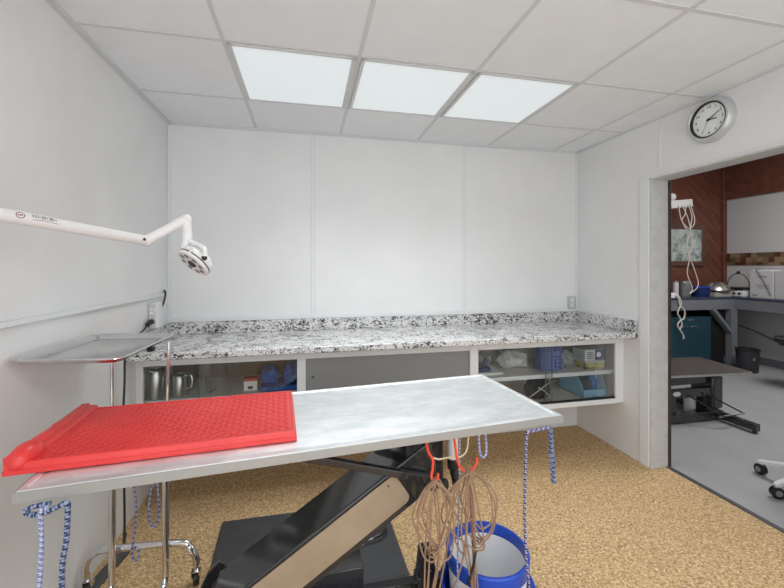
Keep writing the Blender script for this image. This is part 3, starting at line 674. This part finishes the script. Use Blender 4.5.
# end rail: two stepped ridges with a round boss at the near corner
prof = [(-.004, .010), (-.004, .040), (.001, .045), (.020, .045), (.024, .041), (.025, .038), (.042, .038), (.047, .034), (.051, RH - .004), (.051, .010)]
b = MB().prism([(x, .012, z) for x, z in prof], (0, RW - .016, 0)); b.build('end_rail', RED, rb, bev=.002, smooth=30)
b = MB().sphere((0.026, .052, RH - .004), (.034, .055, .038), 32); b.build('corner_boss', RED, rb)
SCUFF = mat('scuffed_plastic', (.55, .30, .28), .6)
for y, l in ((.16, .05), (.24, .045), (.30, .04)): MB().box((.003, y, .0444), (.010, y + l, .0454)).build('scuff_mark', SCUFF, rb, smooth=0)

# ------------------------------------------------------------------ floor platform
fp = thing('floor_platform', (0, 1.92, 0), 'flat black platform on the carpet behind the lift table arm', 'platform')
P4 = [(-.425, 1.655), (.443, 1.640), (.430, 2.205), (-.450, 2.205)]
MB().rings([rrect(P4, .012, .0, .003, 2), rrect(P4, .012, .0, .022, 2), rrect(P4, .012, .010, .030, 2)]).build('plate', RUBBER, fp, smooth=30)
b = MB().tube(spline([(.26, 1.85, .032), (.28, 1.862, .046), (.315, 1.868, .052)], 6), .005, 8); b.build('handle_grip', CHROME, fp)
MB().tube(spline([(.315, 1.868, .052), (.355, 1.88, .058), (.385, 1.915, .056), (.395, 1.95, .032)], 6), .0075, 8).build('handle', BLACK, fp)
MB().prism([(-.40, 1.650, .006), (.43, 1.636, .006), (.43, 1.636, .02), (-.40, 1.650, .02)], (0, -.006, 0)).build('front_strip', DGREY, fp)

# ------------------------------------------------------------------ buckets
BX, BYY = .672, 1.360
bu = thing('white_bucket', (BX, BYY, .012), 'white plastic bucket with broad blue rim under right table end', 'bucket')
MB().lathe([(0, .012), (.130, .012), (.136, .02), (.148, .302), (.144, .302), (.130, .028), (0, .024)], (BX, BYY, 0), seg=56).build('pail', BUCKET, bu)
MB().lathe([(.1445, .262), (.1525, .262), (.1545, .266), (.1565, .311), (.153, .316), (.144, .316), (.1425, .311), (.1425, .268)], (BX, BYY, 0), seg=56, closed=True).build('rim', BLUE, bu)
tub = thing('blue_tub', (BX, BYY, 0), 'low blue tub in which the white bucket stands', 'tub')
MB().lathe([(0, .001), (.155, .001), (.160, .008), (.169, .165), (.173, .168), (.180, .185), (.174, .192), (.165, .185), (.155, .012), (0, .010)], (BX, BYY, 0), seg=56).build('tub_wall', BLUE, tub)

# ------------------------------------------------------------------ hooks, cord bundles, leashes
ZU = ZTT - .028
def hook(P, label):
    return tag(MB().tube(spline(P, 8), .0042, 10).build('wire_hook', ORANGE), label, 'hook', 'red hooks under the table')
hook([(.380, 1.215, ZU), (.385, 1.215, .80), (.392, 1.215, .775), (.405, 1.214, .752), (.400, 1.20, .732), (.391, 1.186, .714), (.396, 1.178, .700), (.407, 1.174, .708), (.410, 1.174, .727)], 'red coated wire hook hanging next to black table bracket')
hook([(.478, 1.215, ZU), (.483, 1.215, .80), (.490, 1.215, .75), (.497, 1.215, .725), (.512, 1.213, .705), (.535, 1.21, .702), (.555, 1.208, .720), (.562, 1.208, .745)], 'red coated wire hook with upturned end, nearer the table end')
def bundle(c, loops, label, seed, drop, knot):
    random.seed(seed); P = []; J = lambda q: random.uniform(-q, q)
    for k, (xl, xr, ln, lx) in enumerate(loops):          # left reach, right reach, length, sideways shift of the low point
        y = c[1] - .002 - .004 * (k % 5); s1 = -1 if k % 2 else 1; a_, b_ = (xl, xr) if s1 > 0 else (xr, xl)
        P += [(c[0] + J(.005), y, c[2] + .002 * (k % 4)), (c[0] + a_ * .55, y + J(.006), c[2] - ln * .15), (c[0] + a_ + J(.004), y + J(.008), c[2] - ln * (.45 + J(.08))),
              (c[0] + lx + a_ * .45, y + J(.006), c[2] - ln * (.88 + J(.03))), (c[0] + lx, y, c[2] - ln), (c[0] + lx + b_ * .40, y + J(.006), c[2] - ln * (.90 + J(.03))),
              (c[0] + b_ + J(.004), y + J(.008), c[2] - ln * (.5 + J(.1))), (c[0] + b_ * .6, y + J(.006), c[2] - ln * .16)]
    P.append((c[0], c[1], c[2]))
    P += [(c[0] + x, c[1] + y, c[2] + z) for x, y, z in drop]
    t = thing('cable_bundle', (c[0], c[1], .05), label, 'cable', 'brown cables hung under the table')
    MB().tube(spline(P, 7), .0029, 7).build('cable', TAN, t)
    for dx, z in knot:
        MB().tube(spline([(c[0] + dx + .016 * math.cos(a), c[1] - .01 + .022 * math.sin(a), c[2] + z + .002 * a) for a in [PI * i / 4 for i in range(18)]], 4), .0028, 6).build('cable_wrap', TAN, t)
    return t
b1 = bundle((.397, 1.180, .704), [(-.070, .050, .235, .00), (-.030, .022, .41, -.02), (-.058, .062, .215, .012), (-.035, .055, .145, .015), (-.062, .040, .25, -.012), (-.022, .010, .52, -.028), (-.040, .068, .26, .03)], 'brown cable bundle looped from the red hook beside black bracket', 3,
       [(-.012, .0, -.2), (-.02, 0, -.36), (-.03, .0, -.52)], [(-.006, -.235)])
b2 = bundle((.526, 1.208, .703), [(-.065, .108, .235, .035), (-.075, .0, .275, -.01), (-.05, .088, .195, .05), (-.092, .03, .265, .04), (-.030, .015, .40, .015), (-.02, .10, .25, .05), (-.012, .02, .50, .03), (-.08, -.02, .55, -.085)], 'brown cable bundle looped from the hook with upturned end', 8,
       [(.015, .0, -.2), (.022, 0, -.34), (.020, .0, -.50)], [(.03, -.25)])
MB().tube(spline([(.548, 1.19, .445), (.540, 1.19, .40), (.527, 1.19, .36), (.520, 1.19, .335)], 5), [.004] * 5 + [.0045] * 5 + [.006] * 6, 10).build('connector', BLACK, b2)
MB().tube(spline([(.516, 1.19, .335), (.507, 1.19, .30), (.510, 1.19, .27), (.52, 1.19, .24)], 6), .003, 8).build('lead_wire', mat('grey_lead', (.4, .4, .4), .5), b2)
tag(MB().tube(spline([(.545, 1.24, ZU), (.543, 1.24, .80), (.535, 1.24, .755), (.515, 1.245, .735), (.48, 1.25, .735), (.43, 1.22, .748), (.408, 1.214, .758)], 8), .003, 8).build('thin_cord', CREAM), 'thin cream cord looping between the two red hooks', 'cord')

def leash(P, r, m, label, end=None):
    t = thing('rope_leash', (P[0][0], P[0][1], min(p[2] for p in P)), label, 'leash', 'braided leashes tied under the table')
    MB().tube(spline(P, 8), r, 8).build('rope', m, t)
    return t
zc = ZTT - .026
# near left corner: tied to a cleat, two ends hang
l1 = leash([(-.600, 1.068, zc - .008), (-.630, 1.066, zc - .010), (-.648, 1.064, zc - .016), (-.640, 1.062, zc - .026), (-.612, 1.060, zc - .026), (-.585, 1.060, zc - .016), (-.566, 1.064, zc - .010), (-.564, 1.066, zc - .03), (-.568, 1.068, zc - .10), (-.578, 1.07, .66), (-.577, 1.07, .50), (-.580, 1.07, .36)], .0062, BRAID_N, 'navy and white braided leash tied at the near left table corner')
MB().tube(spline([(-.602, 1.058, zc - .012), (-.614, 1.058, zc - .024), (-.618, 1.066, .72), (-.626, 1.07, .60), (-.634, 1.07, .46), (-.636, 1.07, .34)], 8), .0052, 8).build('loose_end', BRAID_L, l1)
leash([(-.665, 1.60, ZU), (-.664, 1.63, .70), (-.657, 1.65, .569), (-.648, 1.655, .48), (-.650, 1.655, .40), (-.659, 1.655, .33), (-.662, 1.655, .29), (-.655, 1.655, .262), (-.643, 1.655, .262), (-.638, 1.655, .285), (-.646, 1.657, .308), (-.66, 1.66, .305)], .0042, BRAID_P, 'thin dark leash hanging straight with small end loop beside stand')
leash([(-.588, 1.62, ZU), (-.588, 1.64, .66), (-.593, 1.65, .545), (-.603, 1.655, .46), (-.600, 1.655, .40), (-.586, 1.655, .378), (-.572, 1.655, .40), (-.568, 1.655, .46), (-.572, 1.65, .55), (-.574, 1.63, .68), (-.576, 1.62, ZU)], .0042, BRAID_P, 'navy leash hanging in a narrow closed loop beside right stand post')
ll = leash([(.848, 1.205, .628), (.840, 1.204, .70), (.834, 1.202, .78), (.832, 1.198, .822), (.825, 1.196, .828), (.79, 1.193, .826), (.752, 1.19, .824), (.740, 1.193, .815), (.737, 1.197, .74), (.736, 1.20, .65), (.735, 1.20, .58), (.735, 1.20, .50), (.736, 1.195, .42), (.738, 1.19, .35), (.746, 1.185, .275), (.752, 1.165, .17), (.76, 1.16, .04)], .0050, BRAID_P, 'long navy leash tied at right table end and trailing past blue bucket rim')
MB().tube(spline([(.832, 1.196, .824), (.838, 1.200, .77), (.846, 1.202, .70), (.852, 1.204, .628)], 6), .0085, 8).build('thick_end', BRAID_N, ll)
leash([(.586, 1.25, ZU), (.587, 1.25, .78), (.592, 1.25, .735), (.604, 1.25, .722), (.614, 1.25, .735), (.614, 1.25, .78), (.608, 1.25, ZU)], .0042, BRAID_L, 'short pale braided rope loop under table beside the red hooks')
leash([(.517, 1.255, ZU), (.517, 1.255, .75), (.514, 1.25, .66), (.511, 1.25, .55), (.509, 1.25, .45), (.507, 1.25, .36), (.503, 1.23, .25), (.490, 1.20, .10)], .0030, BRAID_L, 'very thin pale blue cord hanging straight behind the brown cables')

# ------------------------------------------------------------------ next room furniture
bn = thing('corner_bench', (5.4, 4.45, 0), 'navy grey L-shaped workbench in the next room', 'workbench')
BT = .968
MB().prism([(3.2, 4.235, BT - .03), (5.86, 4.235, BT - .03), (5.86, .6, BT - .03), (NX - .012, .6, BT - .03), (NX - .012, NY - .004, BT - .03), (3.2, NY - .004, BT - .03)], (0, 0, .03)).build('bench_top', BENCH, bn, bev=.004)
MB().box((3.2, 4.235, .80), (5.885, 4.265, BT - .03)).box((5.86, .6, .80), (5.89, 4.235, BT - .03)).build('apron', BENCHG, bn, bev=.003)
MB().box((5.79, 4.21, 0), (5.89, 4.30, .80)).build('post', BENCHG, bn, bev=.004)
MB().bar((5.50, 4.255, .80), (5.82, 4.255, .46), .045, .075, (0, -1, 0)).build('brace', BENCHG, bn, bev=.003)
tag(MB().box((5.53, 4.30, .0), (5.76, 4.68, .78)).build('black_box', BLACK, bev=.006), 'black box between the teal cabinet and bench post', 'cabinet')  # plain black box added to fill the dark gap by the post
fd = thing('small_fridge', (5.18, 4.45, 0), 'dark teal metal cabinet under the bench in next room', 'cabinet')
MB().box((4.6, 4.29, .03), (5.485, 4.68, .70)).build('case', TEAL, fd, bev=.008)
dr = MB().box((4.6, 4.262, .04), (5.485, 4.286, .695)).build('door', TEAL, fd, bev=.006)
MB().box((5.10, 4.254, .655), (5.20, 4.262, .672)).build('nameplate', CHROME, dr, bev=.002)
b = MB()
for x in (4.94, 5.13): b.box((x, 4.250, .565), (x + .13, 4.262, .578))
b.build('pull', CHROME, dr, bev=.002)
MB().box((4.62, 4.30, 0), (5.46, 4.66, .03)).build('plinth', BLACK, fd)
tag(MB().prism([(4.72, 4.36, .701), (5.36, 4.36, .701), (5.22, 4.36, .735), (4.85, 4.36, .75)], (0, .25, 0)).build('black_sack', BLACK, bev=.01), 'black folded sack lying on the teal cabinet', 'sack')
bi = thing('waste_bin', (5.72, 3.98, 0), 'dark grey waste bin on floor below the bench corner', 'bin')
MB().lathe([(0, 0), (.105, 0), (.110, .01), (.122, .29), (.118, .29), (.105, .015), (0, .012)], (5.72, 3.97, 0), seg=32).build('bin_body', mat('dark_bin_plastic', (.035, .037, .042), .5), bi)
MB().lathe([(.118, .285), (.130, .285), (.130, .302), (.118, .305)], (5.72, 3.97, 0), seg=32, closed=True).build('rim', BLACK, bi)
add = MB().box((5.66, 3.857, .17), (5.71, 3.866, .205)); add.build('sticker', GREY, bi)
# small things on the bench
def can(x, y, r, h, label, m, name='canister'):
    t = thing(name, (x, y, BT), label, 'canister', 'canisters on the bench')
    MB().lathe([(0, 0), (r, 0), (r, h * .86), (r * .97, h * .88), (0, h * .88)], (x, y, BT), seg=24).build('body', m, t)
    MB().lathe([(0, h), (r * .6, h), (r * 1.02, h * .95), (r * 1.02, h * .87), (0, h * .87)], (x, y, BT), seg=24).build('lid', STEELP, t)
can(5.10, 4.45, .036, .235, 'tall white tube nearest the door frame on the bench', NWALL, 'white_tube')
can(5.26, 4.45, .072, .23, 'grey canister beside the blue bowl on the bench', mat('grey_tin', (.22, .22, .23), .4, .3))
bl = thing('blue_bowl', (5.50, 4.45, BT), 'dark blue plastic tub on the bench below the picture', 'tub')
MB().lathe([(0, 0), (.105, 0), (.128, .135), (.122, .135), (.10, .008), (0, .008)], (5.505, 4.43, BT), seg=32).build('tub_wall', mat('deep_blue_plastic', (.01, .03, .14), .35), bl)
MB().lathe([(.122, .130), (.136, .130), (.136, .142), (.122, .142)], (5.505, 4.43, BT), seg=32, closed=True).build('rim', BLUE, bl)
tag(MB().lathe([(.085, 0), (.16, .02), (.165, .035), (.15, .075), (.09, .135), (.055, .15), (0, .152), (0, .140), (.05, .140), (.085, .12), (.15, .03), (.085, .006)], (5.80, 4.43, BT + .06), seg=40).build('steel_bowl', STEELP), 'shiny steel bowl turned upside down on a carton', 'bowl')
tag(MB().box((5.64, 4.32, BT + .001), (5.93, 4.54, BT + .059)).build('low_carton', mat('pale_carton', (.45, .42, .38), .7), bev=.003), 'low pale carton under the upturned steel bowl', 'box')
sc = thing('kitchen_scale', (6.10, 4.36, BT), 'white scale with dark tray and wire hoop on the bench', 'scale')
MB().box((6.00, 4.21, BT), (6.22, 4.50, BT + .085)).build('scale_body', PLAS, sc, bev=.012)
MB().lathe([(0, 0), (.14, .01), (.155, .03), (.15, .034), (0, .02)], (6.11, 4.36, BT + .095), seg=32).build('pan', BLACK, sc)
MB().tube([(6.11 , 4.36 + .15 * math.cos(a), BT + .13 + .20 * math.sin(a)) for a in [PI * i / 16 for i in range(17)]], .006, 8).build('hoop', DGREY, sc)
MB().sphere((6.11, 4.36, BT + .345), .022, 12).build('hoop_knob', BLACK, sc)
MB().tube([(6.11, 4.36, BT + .08), (6.11, 4.36, BT + .10)], .05, 16).build('spindle', DGREY, sc)
b = MB()
for y in (4.25, 4.32, 4.39, 4.45): b.box((5.996, y, BT + .03), (6.001, y + .035, BT + .06))
b.build('buttons', EMB, sc, smooth=0)
wb = thing('white_carton', (6.12, 4.0, BT), 'large white carton with printed lines on the bench', 'box')
MB().box((6.03, 3.885, BT), (6.30, 4.155, BT + .37)).build('carton', mat('white_carton_card', (.60, .60, .60), .6), wb, bev=.003)
b = MB().box((6.028, 3.955, BT + .285), (6.031, 4.06, BT + .30))
for k in range(3): b.box((6.028, 3.92, BT + .175 - .02 * k), (6.031, 4.09 - .02 * k, BT + .182 - .02 * k))
b.box((6.028, 4.06, BT + .03), (6.031, 4.13, BT + .045)); b.build('printed_lines', GREY, wb, smooth=0)
MB().box((6.05, 3.93, BT + .37), (6.25, 4.13, BT + .385)).build('flap', PLAS, wb)
tag(MB().box((6.05, 3.62, BT), (6.30, 3.875, BT + .37)).build('white_carton', mat('white_carton_side', (.55, .55, .55), .6), bev=.004), 'white carton cut off by right picture edge on the bench', 'box')
tag(MB().tube(spline([(6.12, 4.09, BT + .391), (6.04, 4.08, BT + .392), (6.020, 4.07, BT + .385), (6.018, 4.02, BT + .31), (6.02, 3.95, BT + .16), (6.018, 3.90, BT + .05)], 8), .004, 6).build('thin_cord', DGREY), 'thin grey cord draped down the front of white carton', 'cord')
tag(MB().tube(spline([(6.32, 4.55, .52), (6.31, 4.30, .47), (6.32, 4.05, .37), (6.32, 3.85, .33), (6.32, 3.4, .335), (6.32, 2.9, .35)], 8), .006, 6).build('thin_cord', BLACK), 'black cord sagging along wall below the bench', 'cord')
FRW = mottled('picture_frame_wood', (.10, .05, .035), (.15, .075, .05), 14, .45)
pf = thing('framed_picture', (5.57, NY, 1.72), 'brown framed picture of a pale green scene on plank wall', 'picture')
frame_rect(MB(), 5.20, 5.935, 1.405, 2.035, NY - .03, NY, .075).build('frame', FRW, pf, bev=.006)
PIC = mat('pale_picture', (.3, .4, .36), .4)
pn_ = noise(PIC, 9, 5, .7, .8)
L(PIC, ramp(PIC, pn_, [(.36, (.16, .22, .20)), (.46, (.40, .47, .44)), (.56, (.62, .68, .65))]), bsdf(PIC).inputs['Base Color'])
MB().box((5.27, NY - .018, 1.475), (5.865, NY - .006, 1.965)).build('print', PIC, pf, smooth=0)
cb = thing('cord_bracket', (5.030, NY, 2.3), 'white wall bracket hung with pale cords above the picture', 'bracket')
MB().box((4.970, NY - .02, 2.18), (5.070, NY, 2.34)).bar((5.020, NY - .02, 2.27), (5.020, 4.40, 2.27), .05, .05).build('mount', PLAS, cb, bev=.006)
MB().bar((4.940, 4.40, 2.26), (5.310, 4.40, 2.30), .06, .11).build('cross_arm', PLAS, cb, bev=.01)
MB().sphere((4.980, 4.40, 2.37), (.05, .05, .055), 16).build('knob', PLAS, cb)
random.seed(5)
CORDW = mat('pale_cord', (.70, .66, .60), .5)
b = MB()
b.tube(spline([(5.050, 4.36, 2.25), (5.070, 4.34, 2.05), (5.180, 4.33, 1.93), (5.270, 4.33, 1.98), (5.295, 4.34, 2.08), (5.270, 4.36, 2.22), (5.250, 4.36, 2.28)], 8), .0065, 8)
b.tube(spline([(5.110, 4.36, 2.25), (5.180, 4.34, 2.08), (5.210, 4.33, 1.90), (5.150, 4.33, 1.70), (5.190, 4.33, 1.50), (5.160, 4.33, 1.30), (5.210, 4.30, 1.10), (5.150, 4.29, 1.02)], 8), .0065, 8)
b.tube(spline([(5.210, 4.36, 2.27), (5.250, 4.34, 2.1), (5.200, 4.32, 1.90), (5.240, 4.32, 1.72), (5.190, 4.32, 1.55), (5.250, 4.32, 1.40), (5.320, 4.31, 1.20), (5.290, 4.30, 1.10), (5.150, 4.29, 1.02)], 8), .0065, 8)
b.tube(spline([(5.170, 4.36, 2.25), (5.130, 4.34, 2.12), (5.080, 4.34, 2.04), (5.160, 4.33, 1.90), (5.220, 4.33, 1.86)], 8), .006, 8)
t = tag(b.build('hanging_cable', CORDW), 'long pale cords dangling from white bracket past the picture', 'cord')
ps = thing('power_strip', (4.95, 4.27, BT), 'small white power strip end at bench edge beside door frame', 'power strip')
MB().box((4.70, 4.25, BT), (4.885, 4.31, BT + .075)).build('strip_body', PLAS, ps, bev=.008)
b = MB().tube(spline([(4.87, 4.26, BT + .05), (4.89, 4.225, BT + .03), (4.92, 4.215, .90), (4.86, 4.212, .78), (4.90, 4.212, .70), (4.93, 4.212, .62), (4.90, 4.215, .55)], 8), .009, 8)
b.tube(spline([(4.86, 4.26, BT + .05), (4.88, 4.222, BT + .01), (4.90, 4.215, .88), (4.975, 4.212, .80), (4.96, 4.21, .70), (4.90, 4.212, .665), (4.86, 4.212, .60), (4.95, 4.212, .48), (4.955, 4.212, .42)], 8), .009, 8)
tag(b.build('hanging_cable', CORDW), 'pale tangled cords hanging over bench front beside door frame', 'cord')
# second lift table, lowered
t2 = thing('lowered_lift_table', (3.2, 2.9, 0), 'low brown-topped lift table on black stand in next room', 'table')
T2 = [(2.60, 2.74), (3.895, 2.655), (4.00, 3.225), (2.64, 3.31)]
MB().rings([rrect(T2, .006, .0, .432, 1), rrect(T2, .006, .0, .450, 1)]).build('tabletop', STEELP, t2)
MB().rings([rrect(T2, .006, .018, .4495, 1), rrect(T2, .006, .018, .452, 1)]).build('top_inlay', mottled('brown_grey_mat', (.055, .048, .045), (.075, .066, .06), 9, .5), t2, smooth=0)
MB().box((3.58, 2.76, .10), (3.70, 2.98, .40)).build('end_column', NAVYMET, t2, bev=.02)
MB().box((2.70, 2.78, .22), (3.59, 2.82, .30)).box((2.70, 2.80, .33), (3.60, 2.95, .43)).build('cross_beam', NAVYMET, t2, bev=.006)
MB().box((2.68, 2.76, .012), (3.70, 2.84, .085)).build('base_beam', NAVYMET, t2, bev=.005)
MB().bar((3.66, 2.80, .05), (3.66, 2.46, .05), .05, .06).bar((3.66, 2.80, .05), (3.66, 3.2, .05), .05, .06).build('foot', NAVYMET, t2, bev=.004)
MB().lathe([(0, .012), (.016, .012), (.018, 0), (0, 0)], (3.66, 2.485, .004), seg=16).build('foot_pad', BLACK, t2)
MB().box((3.05, 2.79, .085), (3.20, 2.87, .22)).build('motor_box', NAVYMET, t2)
b = MB().lathe([(0, .003), (.040, .003), (.042, 0), (0, 0)], (0, 0, 0), (0, -1, 0), 28)
for v in b.bm.verts: v.co = V((v.co.x + 3.20, v.co.y + 2.78, v.co.z * .5 + .262))
b.build('oval_plate', PLAS, t2)
tube = MB().tube([(3.27, 2.74, .265), (3.49, 2.60, .105), (3.74, 2.62, .105), (3.50, 2.76, .25)], .007, 8); tube.build('pedal_bar', BLACK, t2)
MB().tube([(3.44, 2.605, .105), (3.73, 2.622, .105)], .008, 8).build('pedal_rod', CHROME, t2)
jg = thing('white_jug', (3.52, 2.93, .0), 'white bottle standing under the low table in next room', 'bottle')
MB().lathe([(0, .001), (.044, .001), (.047, .01), (.047, .18), (.038, .205), (.02, .21), (.02, .235), (0, .235)], (3.52, 2.93, 0.0), seg=28).build('bottle_body', PLAS, jg)
MB().lathe([(0, .252), (.023, .252), (.024, .225), (0, .225)], (3.52, 2.93, 0), seg=20).build('cap', BLACK, jg)
# rolling stand
rs = thing('rolling_stand', (3.025, 1.725, 0), 'white wheeled stand base at right edge inside the doorway', 'stand')
RC = V((3.025, 1.725, 0))
for k in range(5):
    a_ = math.radians(101 + 72 * k); u_ = V((math.cos(a_), math.sin(a_), 0)); q_ = V((-u_.y, u_.x, 0))
    Ls = []
    for s_, w2, z0, z1 in ((.03, .030, .105, .150), (.12, .024, .100, .138), (.22, .019, .080, .108), (.262, .018, .072, .098), (.282, .012, .074, .090)):
        Ls.append([RC + u_ * s_ + q_ * y + V((0, 0, z)) for y, z in ((-w2, z0), (w2, z0), (w2, z1 - .008), (w2 * .6, z1), (-w2 * .6, z1), (-w2, z1 - .008))])
    MB().rings(Ls).build('leg', PLAS, rs, smooth=50, bev=.002)
    wc = RC + u_ * .265 + V((0, 0, .034))
    ax_ = (q_ + u_ * .4).normalized()
    w_ = MB().lathe([(0, .020), (.020, .020), (.034, .016), (.034, .003), (.020, .001), (.020, -.001), (.034, -.003), (.034, -.016), (.020, -.020), (0, -.020)], wc, ax_, 28).build('castor', BLACK, rs)
    MB().lathe([(0, .0225), (.016, .0225), (.019, .019), (0, .019)], wc, ax_, 20).lathe([(0, .0225), (.016, .0225), (.019, .019), (0, .019)], wc, -ax_, 20).build('hub_cap', GREY, w_)
    MB().sphere(wc + V((0, 0, .016)), (.020, .020, .024), 14).tube([wc + V((0, 0, .02)), wc + V((0, 0, .048))], .008, 10).build('wheel_hood', BRUSH, w_)
MB().lathe([(0, .10), (.045, .10), (.045, .155), (.03, .17), (.026, .55), (0, .55)], RC, seg=28).build('column', PLAS, rs)
MB().lathe([(0, .55), (.075, .555), (.08, .57), (.075, .59), (0, .60)], RC, seg=36).build('seat', mat('pale_green_vinyl', (.35, .5, .42), .4), rs)
# dark stool
ds = thing('dark_stool', (5.36, 3.18, 0), 'dark stool with silver rimmed seat at right picture edge', 'stool')
DC = (5.37, 3.22, 0)
MB().lathe([(0, .50), (.15, .50), (.19, .555), (.205, .585), (0, .59)], DC, seg=36).build('seat', BLACK, ds)
MB().lathe([(.197, .583), (.208, .583), (.208, .592), (.197, .594)], DC, seg=36, closed=True).build('seat_rim', BRUSH, ds)
MB().lathe([(0, .001), (.085, .001), (.085, .16), (.05, .22), (.035, .25), (.035, .50), (0, .50)], DC, seg=28).build('pedestal', DGREY, ds)

# ------------------------------------------------------------------ light
def area(name, loc, sx, sy, power, col=(1, 1, 1), spread=180, rot=(0, 0, 0)):
    l = bpy.data.lights.new(name, 'AREA'); l.shape = 'RECTANGLE'; l.size = sx; l.size_y = sy; l.energy = power; l.color = col; l.spread = math.radians(spread)
    o = bpy.data.objects.new(name, l); C.objects.link(o); o.location = loc; o.rotation_euler = rot; return o
for i, x in enumerate((-.0625, .5475, 1.1575)):
    area('panel_light', (x, 2.13, ZC - .02), .54, .56, 3.2, (.95, .98, 1), 100)
for x in (-.06, 1.16):
    area('rear_fill_light', (x, -.28, ZC - .02), .56, .56, 10, (.97, .985, 1), 180)  # unseen fill lamps added behind the camera for even light
area('next_room_light', (4.6, 2.2, 3.15), 1.2, 1.2, 75, (1, .98, .97), 180)
w = bpy.data.worlds.new('soft_fill'); S.world = w; w.use_nodes = True  # even white world added as fill, entering by the open rear
w.node_tree.nodes['Background'].inputs[0].default_value = (.94, .97, 1, 1); w.node_tree.nodes['Background'].inputs[1].default_value = 2.15

# ------------------------------------------------------------------ camera
cam = bpy.data.cameras.new('camera'); co = bpy.data.objects.new('camera', cam); C.objects.link(co)
co.location = (0, 0, 1.392); co.rotation_euler = (PI / 2, 0, -math.atan(84 / 383))
cam.sensor_width = 36; cam.lens = 36 * 383 / 784; cam.shift_y = -27 / 784; cam.clip_start = .02
S.camera = co
S.view_settings.view_transform = 'Standard'; S.view_settings.look = 'None'; S.view_settings.gamma = 1; S.view_settings.use_curve_mapping = False
S.view_settings.exposure = -0.08
for o in list(bpy.data.objects):
    if 'local' in o: del o['local']
